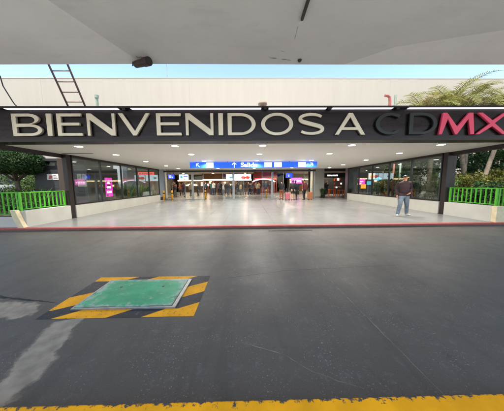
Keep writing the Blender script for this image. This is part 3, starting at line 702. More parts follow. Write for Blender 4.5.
tag(t, 'clay coloured round vent cowl behind the sign above the letter O', 'vent')
ca = MB().tube([(-6.72, 5.18, 5.05), (-6.86, 5.45, 4.85), (-6.80, 5.80, 4.656), (-6.77, 5.95, 4.502), (-6.726, 5.95, 4.243), (-6.62, 5.95, 4.033), (-6.536, 5.96, 3.849), (-6.55, 6.02, 3.785), (-6.60, 6.12, 3.765)], 0.014, 6).build('hanging_cable', 'cable', smooth=True)
tag(ca, 'thin dark cable drooping from the deck to the left end of the sign', 'cable')
ma = MB().tube([(-7.23, 19.3, 10.95), (-7.23, 19.3, 14.0)], 0.035, 6).build('roof_mast', 'galvanised'); tag(ma, 'thin grey mast on top of the cream facade', 'mast')

# ------------------------------------------------------------------ painted floor hatch
ht = thing('floor_hatch', 'green steel hatch in the road inside a yellow and black striped border', 'hatch', (-1.53, 2.66, 0))
ox0, ox1, oy0, oy1 = -2.42, -0.64, 2.155, 3.17
ix0, ix1, iy0, iy1 = -2.16, -0.905, 2.305, 3.035
def clip(poly, fn):
    out = []
    for i in range(len(poly)):
        a, b = poly[i], poly[(i + 1) % len(poly)]; fa, fb = fn(a), fn(b)
        if fa >= 0: out.append(a)
        if (fa >= 0) != (fb >= 0):
            u = fa / (fa - fb); out.append((a[0] + (b[0] - a[0]) * u, a[1] + (b[1] - a[1]) * u))
    return out
SKEW = 1.5                                       # stripes run diagonally, each side painted on its own
sides = [('x', ox0, ox1, oy0, iy0, [(-2.14, -1.53), (-1.13, -0.40)]), ('x', ox0, ox1, iy1, oy1, [(-2.70, -1.90), (-1.58, -0.95)]),
         ('y', ix0, ox0, iy0, iy1, [(2.36, 2.66)]), ('y', ix1, ox1, iy0, iy1, [(2.62, 2.90), (1.9, 2.36)])]
def stripe(poly, mat):
    if len(poly) < 3: return
    ar = abs(sum(poly[i][0] * poly[(i + 1) % len(poly)][1] - poly[(i + 1) % len(poly)][0] * poly[i][1] for i in range(len(poly)))) / 2
    if ar > 0.0015: MB().add([(p[0], p[1], 0.0025) for p in poly], [tuple(range(len(poly)))]).build('painted_stripe', mat, ht)
for (ax, u0, u1, v0, v1, ylw) in sides:
    if ax == 'x':
        rect = [(u0, v0), (u1, v0), (u1, v1), (u0, v1)]; mid = (v0 + v1) / 2; fn = lambda p: p[0] - SKEW * (p[1] - mid)
    else:
        rect = [(min(u0, u1), v0), (max(u0, u1), v0), (max(u0, u1), v1), (min(u0, u1), v1)]; mid = (u0 + u1) / 2; fn = lambda p: p[1] - 0.55 * (p[0] - mid)
    cuts = sorted(ylw); edges = [-9.0]
    for a_, b_ in cuts: edges += [a_, b_]
    edges.append(9.0)
    for q in range(len(edges) - 1):
        lo, hi = edges[q], edges[q + 1]
        pl = clip(rect, lambda p: fn(p) - lo)
        if len(pl) >= 3: pl = clip(pl, lambda p: hi - fn(p))
        stripe(pl, 'stripe_yellow' if q % 2 else 'stripe_black')
fr = MB()
fr.box(ix0, ix1, iy0, iy0 + 0.022, 0.0, 0.022).box(ix0, ix1, iy1 - 0.022, iy1, 0.0, 0.022).box(ix0, ix0 + 0.022, iy0 + 0.023, iy1 - 0.023, 0.0, 0.022).box(ix1 - 0.045, ix1, iy0 + 0.023, iy1 - 0.023, 0.0, 0.022)
fr.build('frame', 'galvanised', ht)
pl = MB().box(ix0 + 0.026, ix1 - 0.049, iy0 + 0.026, iy1 - 0.026, 0.0, 0.028).build('plate', 'hatch_green', ht, bevel=0.003)
for x in (ix0 + 0.30, ix1 - 0.35):
    MB().tube([(x, 2.80, 0.0285), (x, 2.80, 0.0305)], 0.018, 10).build('lift_hole', 'black_plastic', pl)

# ------------------------------------------------------------------ hall beyond the doors
struct(MB().box(-15, 16, 17.43, 46, 3.40, 3.44).build('ceiling', 'hall_grey'))
struct(MB().box(-15.2, -15.0, 19.62, 46, 0.10, 3.44).build('wall_left', 'hall_grey'))
struct(MB().box(16.0, 16.2, 19.62, 46, 0.10, 3.44).build('wall_right', 'hall_grey'))
struct(MB().box(-15, 16, 45.0, 45.3, 0.10, 3.40).build('wall_back', 'hall_dark'))
t = thing('pillar', 'white pillar at the left end of the glass doors', 'pillar', (-8.0, 19.0, 0.1))
box('shaft', 'wall_white', t, -8.35, -7.78, 18.9, 19.4, 0.1, 3.40, bevel=0.01); box('skirting', 'steel', t, -8.36, -7.77, 18.89, 19.41, 0.1, 0.22)
t = thing('pillar', 'wide white pillar between the glass doors and the dark shop', 'pillar', (6.95, 20.0, 0.1))
box('shaft', 'wall_white', t, 6.38, 7.55, 19.9, 20.6, 0.1, 3.40, bevel=0.01); box('skirting', 'steel', t, 6.37, 7.56, 19.89, 20.61, 0.1, 0.22)
t = thing('pillar', 'grey metal clad pillar beside the right glass wall', 'pillar', (9.15, 17.6, 0.1))
box('shaft', 'frame_grey', t, 8.75, 9.5, 17.44, 18.0, 0.1, 3.38, bevel=0.01); box('corner_strip', 'steel', t, 8.70, 8.745, 17.5, 17.95, 0.1, 2.8)

# blue direction sign
bs = thing('direction_sign', 'long illuminated blue direction sign reading Salida under the ceiling', 'sign', (0.35, 11.8, 2.44))
box('panel', 'sign_blue', bs, -3.36, 4.02, 11.76, 11.86, 2.445, 2.770, bevel=0.006)
for x in (-3.0, -1.2, 0.6, 2.4, 3.7): box('hanger', 'frame_grey', bs, x - 0.02, x + 0.02, 11.79, 11.83, 2.77, 2.80)
def pic(x0, x1):   # white pictogram panel
    return box('pictogram_panel', 'sign_white', bs, x0, x1, 11.752, 11.7595, 2.475, 2.742)
def px2x(p): return -3.36 + (p - 190) / 127 * 7.38
pic(px2x(206.5), px2x(213.5)); pic(px2x(264), px2x(271.5)); pic(px2x(274), px2x(281.3)); pic(px2x(298), px2x(305.5))
def flat(name, mat, parent, polys, y, th=0.006):
    mb = MB()
    for p in polys: mb.prism(p, y, y + th)
    return mb.build(name, mat, parent)
def arrow(cx, cz, s, ang):
    c, s_ = math.cos(ang), math.sin(ang)
    base = [[(-0.05, -0.5), (0.05, -0.5), (0.05, 0.35), (-0.05, 0.35)], [(0, 0.5), (0.0, 0.34), (0.40, 0.02), (0.40, 0.18)], [(0, 0.5), (-0.40, 0.18), (-0.40, 0.02), (0.0, 0.34)]]
    return [[(cx + s * (p[0] * c - p[1] * s_), cz + s * (p[0] * s_ + p[1] * c)) for p in q] for q in base]
flat('arrow_symbol', 'sign_white', bs, arrow(px2x(234), 2.605, 0.30, 0), 11.752)
flat('arrow_symbol', 'sign_white', bs, arrow(px2x(198), 2.605, 0.26, R(45)), 11.752)
flat('arrow_symbol', 'sign_white', bs, arrow(px2x(311), 2.605, 0.26, R(-45)), 11.752)
def text(body, size, x, y, z, mat, parent, label=None, depth=0.004, align='LEFT', sx=1.0):
    cu = bpy.data.curves.new('lettering', 'FONT'); cu.body = body; cu.size = size; cu.extrude = depth / 2; cu.align_x = align; cu.offset = 0.006 * size / 0.3
    o = bpy.data.objects.new('tmp', cu); COL.objects.link(o)
    me = bpy.data.meshes.new_from_object(o.evaluated_get(bpy.context.evaluated_depsgraph_get()))
    bpy.data.objects.remove(o); bpy.data.curves.remove(cu)
    me.materials.clear(); me.transform(Matrix.Diagonal((sx, 1, 1, 1))); me.transform(Matrix.Rotation(R(90), 4, 'X'))
    off = wloc(parent); me.transform(Matrix.Translation(Vector((x, y, z)) - off))
    o = link('lettering', me, mat, parent)
    if label: o['label'] = label
    return o
text('Salida', 0.335, px2x(240.5), 11.755, 2.50, 'sign_white', bs, 'white lettering Salida', sx=1.25)
# small pictograms in the white panels
for (p, k) in ((210, 0), (267.8, 1), (277.6, 2), (301.7, 3)):
    x = px2x(p); m = MB()
    if k in (0, 3):
        m.prism([(x - 0.12, 2.53), (x + 0.12, 2.53), (x + 0.12, 2.60), (x - 0.12, 2.60)], 11.745, 11.7515); m.prism([(x - 0.05, 2.61), (x + 0.05, 2.61), (x + 0.05, 2.70), (x - 0.05, 2.70)], 11.745, 11.7515)
    else:
        for q in (-0.11, 0.0, 0.11): m.prism([(x + q - 0.02, 2.52), (x + q + 0.02, 2.52), (x + q + 0.02, 2.68), (x + q - 0.02, 2.68)], 11.745, 11.7515)
    m.build('pictogram', 'screen_white', bs)

# sliding glass doors
dxs = [-7.7, -5.12, -1.36, 2.22, 6.20]
wh = ['leftmost', 'second from left', 'third from left', 'rightmost']
for k in range(4):
    xa, xb = dxs[k], dxs[k + 1]; y = 18.6
    t = thing('glass_door', f'steel framed glass door bay, {wh[k]} of the four at the end of the lobby', 'glass door', ((xa + xb) / 2, y, 0.1), 0, 'glass door bays at the hall entrance')
    for x in (xa + 0.05, xb - 0.05):
        MB().box(x - 0.045, x + 0.045, y - 0.06, y + 0.06, 0.1, 2.62).build('post', 'steel', t, bevel=0.008)
    box('header', 'frame_grey', t, xa, xb, y - 0.09, y + 0.09, 2.625, 2.78)
    box('transom', 'door_glass', t, xa + 0.03, xb - 0.03, y - 0.01, y + 0.01, 2.80, 3.38)
    lw = (xb - xa) * 0.24
    for (a, b_) in ((xa + 0.10, xa + 0.10 + lw), (xb - 0.10 - lw, xb - 0.10)):
        lf = box('door_leaf', 'door_glass', t, a, b_, y - 0.004, y + 0.008, 0.16, 2.60)
        box('leaf_stile', 'steel', lf, (b_ - 0.03) if a < (xa + xb) / 2 - lw else a, b_ if a < (xa + xb) / 2 - lw else a + 0.03, y - 0.02, y + 0.02, 0.115, 2.61)
        box('bottom_rail', 'steel', lf, a, b_, y - 0.022, y + 0.022, 0.105, 0.158)

# bollards
def bollard(x, y, lab):
    t = thing('bollard', lab, 'bollard', (x, y, 0.1), 0, 'yellow bollards at the doors')
    MB().lathe([(0.085, 0.02), (0.085, 0.80), (0.07, 0.87), (0.03, 0.90)], (x, y, 0.1), 16).build('post', 'yellow_paint', t, smooth=True)
    MB().lathe([(0.13, 0.0), (0.13, 0.018)], (x, y, 0.1), 16).build('foot_plate', 'steel', t)
    MB().lathe([(0.0875, 0.60), (0.0875, 0.70)], (x, y, 0.1), 16).build('band', 'black_plastic', t)
bollard(-7.55, 18.0, 'yellow bollard nearest the left white pillar'); bollard(-6.85, 18.1, 'yellow bollard next to the one at the left pillar')
bollard(-4.05, 18.9, 'yellow bollard behind the second glass door post from left'); bollard(1.72, 19.3, 'yellow bollard standing left of the travellers')

# screens and boards
def board(name, lab, cat, x0, x1, z0, z1, y, mat, hang=3.40, frame='black_plastic', d=0.08):
    t = thing(name, lab, cat, ((x0 + x1) / 2, y, z0))
    box('frame', frame, t, x0 - 0.03, x1 + 0.03, y, y + d, z0 - 0.03, z1 + 0.03)
    box('face', mat, t, x0, x1, y - 0.008, y - 0.001, z0, z1)
    if hang:
        for x in (x0 + 0.15 * (x1 - x0), x1 - 0.15 * (x1 - x0)): box('hanger', 'frame_grey', t, x - 0.015, x + 0.015, y + 0.02, y + 0.05, z1 + 0.03, hang)
    return t
t = board('information_screen', 'dark blue hanging information screen over the left crowd', 'screen', -10.24, -9.45, 2.26, 2.80, 26, 'screen_blue')
for k in range(3): box('text_line', 'screen_white', t, -10.12, -9.75 + 0.06 * k, 25.985, 25.991, 2.62 - 0.12 * k, 2.66 - 0.12 * k)
t = board('information_screen', 'white hanging screen with blue stripe beside the dark blue one', 'screen', -8.84, -7.66, 2.16, 2.78, 26, 'screen_white')
box('text_line', 'screen_blue', t, -8.3, -7.75, 25.985, 25.991, 2.50, 2.58); box('text_line', 'screen_cyan', t, -8.7, -8.4, 25.985, 25.991, 2.30, 2.62)
t = board('advert_board', 'long white backlit advert board with red mark above the crowd', 'advert board', -3.07, 0.38, 2.02, 2.86, 28, 'screen_white')
m = MB()
m.prism([(-1.0, 2.40), (-0.9, 2.58), (-0.55, 2.60), (-0.42, 2.52), (-0.15, 2.62), (0.18, 2.55), (0.24, 2.36), (0.1, 2.24), (-0.2, 2.22), (-0.35, 2.30), (-0.6, 2.20), (-0.85, 2.26)], 27.984, 27.991); m.build('red_mark', 'screen_red', t)
box('divider', 'frame_grey', t, -1.62, -1.58, 27.98, 27.991, 2.02, 2.86); m = MB().prism([(-2.6, 2.3), (-2.2, 2.3), (-2.2, 2.55), (-2.6, 2.55)], 27.984, 27.991).build('pale_print', 'screen_cyan', t)
t = board('information_screen', 'bright blue hanging screen with a white i above the travellers', 'screen', 4.87, 5.72, 2.28, 2.83, 26, 'screen_blue')
text('i', 0.42, 5.2, 25.985, 2.40, 'sign_white', t)
t = board('neon_panel', 'bright pink lit shop panel behind the travellers', 'panel', 5.62, 7.00, 1.55, 2.28, 26.2, 'screen_pink', hang=None)
box('stand', 'frame_grey', t, 5.9, 6.7, 26.22, 26.3, 0.1, 1.515)
m = MB()
for k in range(4): m.prism([(5.75 + 0.3 * k, 1.75 + 0.08 * (k % 2)), (5.95 + 0.3 * k, 1.75), (5.95 + 0.3 * k, 1.95), (5.75 + 0.3 * k, 2.0)], 26.185, 26.191)
m.build('pale_print', 'screen_pale', t)

# warm shops across the hall
def shop(lab, x0, x1, y, col, strip, zt=3.36):
    t = thing('shop_front', lab, 'shop', ((x0 + x1) / 2, y, 0.1))
    box('back_wall', col, t, x0, x1, y + 2.4, y + 2.5, 0.1, zt)
    box('fascia', col, t, x0, x1, y, y + 0.2, 2.42, zt)
    box('fascia_light', strip, t, x0 + 0.1, x1 - 0.1, y - 0.03, y - 0.004, 2.20, 2.40)
    for x in (x0, x1 - 0.15): box('side_wall', col, t, x, x + 0.15, y + 0.21, y + 2.39, 0.1, zt)
    box('counter', 'shop_wood', t, x0 + 0.4, x1 - 0.6, y + 0.4, y + 1.0, 0.1, 1.05)
    n = int((x1 - x0) / 0.55)
    for k in range(n):
        xx = x0 + 0.3 + k * 0.55
        for z in (1.25, 1.70):
            box('goods', ('goods_a', 'goods_b', 'goods_c', 'shop_strip')[rnd.randrange(4)], t, xx, xx + 0.40, y + 2.15, y + 2.38, z, z + rnd.uniform(0.2, 0.36))
    return t
shop('brown shop front with a warm lit strip at the far left of the hall', -14.0, -8.6, 40, 'hall_dark', 'shop_strip')
shop('dark brown shop front with warm lit strip behind the crowd', -8.2, -2.2, 36, 'shop_wood', 'shop_strip')
shop('brown shop front with warm strip under the white advert board', -1.9, 0.7, 38, 'hall_dark', 'shop_strip')
shop('dark red shop front with a pale red lit strip', 0.9, 4.6, 32, 'shop_red', 'sign_redlit')
shop('grey shop front at the far right of the hall', 7.8, 15.0, 38, 'hall_grey', 'shop_strip')
cr = MB()
for k in range(10):
    a0, a1 = R(160 - 14 * k), R(160 - 14 * (k + 1))
    cr.prism([(2.4 + 1.75 * math.cos(a0), 1.62 + 0.55 * math.sin(a0)), (2.4 + 1.75 * math.cos(a1), 1.62 + 0.55 * math.sin(a1)), (2.4 + 1.95 * math.cos(a1), 1.62 + 0.72 * math.sin(a1)), (2.4 + 1.95 * math.cos(a0), 1.62 + 0.72 * math.sin(a0))], 31.3, 31.45)
kt = thing('kiosk', 'curved white and red lit kiosk canopy left of the travellers', 'kiosk', (2.4, 31.4, 0.1))
cr.build('arch', 'screen_pale', kt)
for x in (0.72, 4.02): box('leg', 'shop_red', kt, x, x + 0.14, 31.31, 31.44, 0.1, 1.82)
box('counter', 'shop_red', kt, 1.1, 3.7, 31.5, 31.9, 0.1, 1.05)

# dark shop on the right
t = thing('shop_front', 'black shop front with white lettering and lit shelves at right', 'shop', (10.3, 24, 0.1))
box('back_wall', 'black_plastic', t, 7.9, 13.5, 26.4, 26.5, 0.1, 3.38); box('side_wall', 'black_plastic', t, 7.9, 8.9, 24.0, 24.15, 0.1, 3.38)
box('fascia', 'black_plastic', t, 8.91, 13.5, 24.0, 24.12, 2.20, 2.72); box('upper_band', 'hall_grey', t, 8.91, 13.5, 24.02, 24.12, 2.73, 2.95); box('upper_wall', 'frame_grey', t, 8.91, 13.5, 24.02, 24.12, 2.96, 3.38)
m = MB()
xx = 9.45
for wd_, h_ in ((0.10, 0.17), (0.14, 0.17), (0.05, 0.17), (0.15, 0.15), (0.11, 0.17), (0.13, 0.16), (0.15, 0.17), (0.09, 0.17)):
    m.prism([(xx, 2.37), (xx + wd_, 2.37), (xx + wd_, 2.37 + h_), (xx, 2.37 + h_)], 23.985, 23.996); xx += wd_ + 0.05
m.build('white_lettering', 'shop_letters', t)
for z in (0.9, 1.35, 1.8):
    sh = box('shelf', 'steel', t, 10.6, 11.6, 24.6, 25.0, z, z + 0.04)
    for k in range(5): box('goods', ('goods_a', 'goods_b', 'screen_white', 'orange_plastic')[rnd.randrange(4)], sh, 10.64 + 0.19 * k, 10.64 + 0.19 * k + 0.15, 24.62, 24.9, z + 0.042, z + 0.042 + rnd.uniform(0.14, 0.30))
# orange tables
def stool(x, y, lab, w=0.36, h=0.72):
    t = thing('orange_table', lab, 'table', (x, y, 0.1))
    MB().box(x - w, x + w, y - 0.25, y + 0.25, 0.1 + h, 0.1 + h + 0.05).build('table_top', 'orange_plastic', t, bevel=0.01)
    for sx in (-1, 1):
        for sy in (-1, 1): box('leg', 'orange_plastic', t, x + sx * (w - 0.06) - 0.03, x + sx * (w - 0.06) + 0.03, y + sy * 0.19 - 0.03, y + sy * 0.19 + 0.03, 0.1, 0.1 + h)
stool(9.40, 22.4, 'bright orange table in front of the black shop, the left one'); stool(10.35, 22.2, 'bright orange table in front of the black shop, the right one', 0.33, 0.62)
# potted plant by the pillar
def plant(name, lab, cat, x, y, z, n, h, spread, mat, wd=0.03, seed=1, pot=None, group=None, lean=0.5):
    rr = random.Random(seed); t = thing(name, lab, cat, (x, y, z), 0, group)
    z0 = z
    if pot:
        MB().lathe([(pot * 0.75, 0), (pot, pot * 1.5), (pot * 1.05, pot * 1.5), (pot * 1.05, pot * 1.65), (pot * 0.9, pot * 1.65)], (x, y, z), 18).build('pot', 'pot_dark', t, smooth=True); z0 = z + pot * 1.55
    m = MB()
    for k in range(n):
        a = rr.uniform(0, 2 * math.pi); rad = spread * math.sqrt(rr.random()) * 0.35; L = h * rr.uniform(0.55, 1.05); out = lean * L * rr.uniform(0.15, 1.0)
        b = Vector((x + rad * math.cos(a), y + rad * math.sin(a), z0)); dirv = Vector((math.cos(a), math.sin(a), 0)); side = Vector((-dirv.y, dirv.x, 0))
        pts = [b + dirv * (out * u * u) + Vector((0, 0, L * (u - 0.25 * lean * u * u))) for u in (0, 0.35, 0.7, 1.0)]
        ws = [wd * 0.6, wd, wd * 0.8, 0.003]
        vs = []
        for p, q in zip(pts, ws): vs += [p - side * q, p + side * q]
        m.add(vs, [(0, 1, 3, 2), (2, 3, 5, 4), (4, 5, 7, 6)])
    m.build('leaves', mat, t)
    return t
plant('potted_plant', 'dark potted plant at the foot of the wide white pillar', 'plant', 7.35, 19.6, 0.1, 60, 0.75, 0.5, 'leaf_dark', 0.04, 3, pot=0.20)

# hall ceiling lamps
lj = 0
for y, lab in ((20.8, 'front'), (25.0, 'second'), (30.0, 'third'), (34.6, 'back')):
    for x, lb2 in ((-11, 'far left'), (-6, 'left'), (-0.5, 'centre'), (4.6, 'right'), (10.5, 'far right')):
        t = thing('hall_lamp', f'round warm lamp in the hall ceiling, {lab} row at {lb2}', 'lamp', (x, y, 3.40), 0, 'warm lamps in the hall ceiling')
        MB().lathe([(0.0, -0.03), (0.16, -0.03), (0.18, -0.005)], (0, 0, 0), 18).build('diffuser', 'hall_lamp', t, local=True)
        MB().lathe([(0.19, -0.02), (0.22, -0.018), (0.22, -0.002)], (0, 0, 0), 18).build('rim', 'steel', t, local=True)
        if lb2 in ('left', 'right') and lab != 'back' or (lb2 in ('far left', 'far right', 'centre') and lab in ('second', 'back')):
          l2 = bpy.data.lights.new('hall_lamp_light', 'AREA'); l2.shape = 'DISK'; l2.size = 0.3; l2.energy = 42; l2.color = (1.0, 0.86, 0.68); l2.spread = R(160)
          lo = bpy.data.objects.new('lamp_light', l2); COL.objects.link(lo); lo.parent = t; lo.location = (0, 0, -0.04)

# ------------------------------------------------------------------ things behind the side glass
sh = thing('shed', 'dark grey boarded shed beyond the left railing', 'shed', (-9.6, 11.6, 0.38))
sx0, sx1, sy0, sy1 = -10.95, -8.30, 10.55, 13.0
box('core', 'black_plastic', sh, sx0 + 0.03, sx1 - 0.03, sy0 + 0.03, sy1 - 0.03, 0.38, 2.52)
nb = 13; bh = 2.14 / nb
for k in range(nb):
    z0 = 0.38 + k * bh
    box('board', 'shed_board', sh, sx0, sx1, sy0, sy0 + 0.028, z0 + 0.006, z0 + bh - 0.006)
    box('board', 'shed_board', sh, sx1 - 0.028, sx1, sy0 + 0.03, sy1, z0 + 0.006, z0 + bh - 0.006)
    box('board', 'shed_board', sh, sx0, sx0 + 0.028, sy0 + 0.03, sy1, z0 + 0.006, z0 + bh - 0.006)
rf = box('roof', 'shed_board', sh, sx0 - 0.12, sx1 + 0.12, sy0 - 0.16, sy1 + 0.1, 2.74, 2.86)
for x in (sx0 + 0.08, -9.6, sx1 - 0.08): box('roof_post', 'shed_board', sh, x - 0.05, x + 0.05, sy0 + 0.05, sy0 + 0.15, 2.52, 2.738)
for x in (-10.55, -9.95): box('roof_box', 'planter_white', sh, x, x + 0.5, sy0 + 0.2, sy0 + 0.6, 2.525, 2.66)
pn = box('notice', 'paper', sh, -10.30, -9.72, sy0 - 0.02, sy0 - 0.003, 1.80, 2.10)
m = MB(); m.prism([(-10.24, 1.86), (-10.10, 1.84), (-10.02, 1.98), (-10.16, 2.04)], sy0 - 0.026, sy0 - 0.021); m.build('red_print', 'print_red', pn)
m = MB()
for k in range(3): m.prism([(-9.98, 1.86 + 0.075 * k), (-9.78 - 0.03 * k, 1.86 + 0.075 * k), (-9.78 - 0.03 * k, 1.89 + 0.075 * k), (-9.98, 1.89 + 0.075 * k)], sy0 - 0.026, sy0 - 0.021)
m.build('grey_print', 'print_grey', pn)
# pink screen on the shed's side, seen through the glass
t = thing('advert_screen', 'glowing magenta advert screen behind the left glass wall', 'screen', (-8.25, 12.0, 0.85))
box('frame', 'black_plastic', t, -8.297, -8.22, 11.66, 12.34, 0.80, 1.98)
box('face', 'screen_magenta', t, -8.219, -8.212, 11.70, 12.30, 0.84, 1.94)
m = MB()
for k in range(3): m.box(-8.211, -8.207, 11.80 + 0.02 * k, 12.18 - 0.04 * k, 1.05 + 0.27 * k, 1.17 + 0.27 * k)
m.build('pale_print', 'screen_pale', t)
m = MB()
for k in range(5): m.box(-8.211, -8.207, 11.74 + 0.09 * (k % 2), 11.92 + 0.09 * k * 0.8, 0.90 + 0.19 * k, 0.97 + 0.19 * k)
m.build('dark_print', 'cloth_burgundy', t)
# notices taped on the left pane
t = thing('notice_sheet', 'white printed notice sheets taped inside the left glass wall', 'notice', (-7.63, 9.35, 1.5))
for (a, b_, z0, z1) in ((9.14, 9.36, 1.76, 2.02), (9.40, 9.62, 1.76, 2.02), (9.14, 9.62, 1.46, 1.72)):
    s_ = box('sheet', 'paper', t, -7.625, -7.618, a, b_, z0, z1)
    m = MB()
    for k in range(4): m.box(-7.617, -7.615, a + 0.03, b_ - 0.03 - 0.03 * (k % 2), z0 + 0.03 + 0.055 * k, z0 + 0.05 + 0.055 * k)
    m.build('print', 'print_grey', s_)
t = thing('facade_sign', 'red lit strip sign on the cream wall behind the left glass', 'sign', (-9.4, 18.98, 2.4))
box('panel', 'sign_redlit', t, -10.2, -8.75, 18.92, 18.985, 2.42, 2.70); m = MB()
for k in range(6): m.prism([(-10.05 + 0.2 * k, 2.50), (-9.93 + 0.2 * k, 2.50), (-9.93 + 0.2 * k, 2.62), (-10.05 + 0.2 * k, 2.62)], 18.912, 18.919)
m.build('pale_print', 'paper', t)
t = thing('planter', 'long white planter box behind the far end of the left glass', 'planter', (-8.6, 16.7, 0.38))
box('trough', 'planter_white', t, -8.85, -8.35, 15.9, 17.6, 0.38, 0.95); box('soil', 'soil', t, -8.80, -8.40, 15.95, 17.55, 0.951, 0.965)
for k in range(5):
    plant('trough_plant', ['young leafy plant nearest the glass in the white planter', 'second plant along the white planter', 'middle plant of the white planter', 'fourth plant along the white planter', 'last plant at the far end of the white planter'][k], 'plant', -8.6, 16.1 + 0.33 * k, 0.965, 26, 0.5, 0.3, 'leaf_mid', 0.03, 30 + k, group='plants in the white planter')
lb3 = ['first', 'second', 'third', 'fourth', 'fifth', 'sixth', 'seventh', 'eighth', 'ninth', 'tenth']
for k in range(10):
    plant('strap_leaf_plant', f'dark strap-leaved plant behind the left glass, {lb3[k]} from the magenta screen', 'plant', -8.35 - 0.35 * (k % 2), 12.7 + 0.34 * k, 0.38, 70, 1.15 + 0.2 * (k % 3), 0.7, 'leaf_dark' if k % 2 else 'leaf_mid', 0.022, 50 + k, group='plants behind the left glass')
t = thing('white_pillar_box', 'pale square post behind the left glass between the plants', 'post', (-10.3, 16.5, 0.38))
box('shaft', 'wall_white', t, -10.7, -10.0, 16.3, 16.9, 0.38, 3.6, bevel=0.01); box('cap', 'wall_white', t, -10.75, -9.95, 16.25, 16.95, 3.603, 3.7)

# poster board behind the right glass
t = thing('poster_board', 'freestanding dark board with colourful lit panels behind the right glass', 'poster board', (10.4, 16.6, 0.38))
box('board', 'frame_grey', t, 9.25, 11.5, 16.9, 16.96, 0.75, 2.45)
for x in (9.35, 11.32): box('leg', 'frame_grey', t, x, x + 0.08, 16.9, 16.96, 0.38, 0.748)
box('pink_panel', 'screen_magenta', t, 9.42, 9.90, 16.88, 16.897, 1.42, 1.86); box('orange_panel', 'screen_orange', t, 9.55, 9.98, 16.875, 16.896, 1.05, 1.41)
box('white_panel', 'paper', t, 10.15, 10.72, 16.88, 16.897, 1.82, 2.35)
m = MB().prism([(10.43 + 0.22 * math.cos(2 * math.pi * k / 18), 2.10 + 0.16 * math.sin(2 * math.pi * k / 18)) for k in range(18)], 16.872, 16.879).build('orange_oval', 'screen_orange', t)
m = MB().prism([(10.42 + 0.11 * math.cos(2 * math.pi * k / 18), 2.10 + 0.07 * math.sin(2 * math.pi * k / 18)) for k in range(18)], 16.864, 16.871).build('pale_oval', 'paper', t)
m = MB().prism([(10.62, 1.70), (11.32, 1.70), (11.36, 1.82), (11.20, 1.92), (11.05, 2.03), (10.92, 2.02), (10.82, 1.90), (10.66, 1.84)], 16.86, 16.87).build('cyan_cloud', 'screen_cyan', t)
box('cyan_panel', 'screen_cyan', t, 10.05, 10.50, 16.88, 16.897, 1.36, 1.66)
t = MB().tube([(9.75, 13.4, 0.38), (9.75, 13.4, 3.1)], 0.055, 10).build('garden_pole', 'pipe_red', smooth=True); tag(t, 'red pole standing behind the right glass among the plants', 'pole')
t = MB().tube([(9.88, 13.0, 0.38), (9.88, 13.0, 3.1)], 0.06, 10).build('garden_pole', 'pipe_green', smooth=True); tag(t, 'mint green pole standing beside the red pole behind the right glass', 'pole')

# ------------------------------------------------------------------ vegetation
def leaf_cloud(n, inside, size, rr, flat=0.0):
    """n leaf-shaped faces spread by inside(rr) -> (point, outward)"""
    V = []; F = []
    for _ in range(n):
        p, nrm = inside(rr)
        u = Vector((rr.gauss(0, 1), rr.gauss(0, 1), rr.gauss(0, 1))).normalized()
        nn = (nrm * 0.9 + u * 0.9).normalized()
        a = nn.orthogonal().normalized(); a.rotate(Matrix.Rotation(rr.uniform(0, 6.28), 3, nn)); b = nn.cross(a)
        s = size * rr.uniform(0.6, 1.3); o = len(V)
        V += [p - a * s, p - b * s * 0.42 + nn * s * 0.08, p + a * s, p + b * s * 0.42 + nn * s * 0.08]; F.append((o, o + 1, o + 2, o + 3))
    return V, F
def clumps(center, rad, nclump, crad, rr, shell=0.75):
    cs = []
    for _ in range(nclump):
        u = Vector((rr.gauss(0, 1), rr.gauss(0, 1), rr.gauss(0, 1))).normalized(); q = shell + (1 - shell) * rr.random() if rr.random() < 0.75 else rr.random() * shell
        cs.append((Vector((center[0] + u.x * rad[0] * q, center[1] + u.y * rad[1] * q, center[2] + u.z * rad[2] * q)), crad * rr.uniform(0.6, 1.3)))
    def f(r):
        c, k = cs[r.randrange(len(cs))]
        u = Vector((r.gauss(0, 1), r.gauss(0, 1), r.gauss(0, 1))).normalized()
        return c + u * k * r.random() ** 0.4, u
    return f
def shrub(name, lab, cat, c, rad, mat, seed, nleaf=1500, size=0.06, ground=0.38, group=None, ncl=40, cr=0.28, tr=0.05):
    rr = random.Random(seed); t = thing(name, lab, cat, (c[0], c[1], ground), 0, group)
    V, F = leaf_cloud(nleaf, clumps(c, rad, ncl, cr, rr), size, rr)
    MB().add(V, F).build('crown', mat, t)
    m = MB(); m.tube([(c[0], c[1], ground - 0.03), (c[0] + 0.03, c[1], (ground + c[2]) / 2), (c[0], c[1] + 0.02, c[2])], [tr * 1.2, tr, tr * 0.7], 8)
    for k in range(5):
        a = k * 1.257 + rr.random(); m.tube([(c[0], c[1], c[2] - rad[2] * 0.5), (c[0] + rad[0] * 0.6 * math.cos(a), c[1] + rad[1] * 0.6 * math.sin(a), c[2] + rad[2] * rr.uniform(-0.1, 0.4))], [tr * 0.5, tr * 0.2], 6)
    m.build('trunk', 'bark', t, smooth=True)
    return t
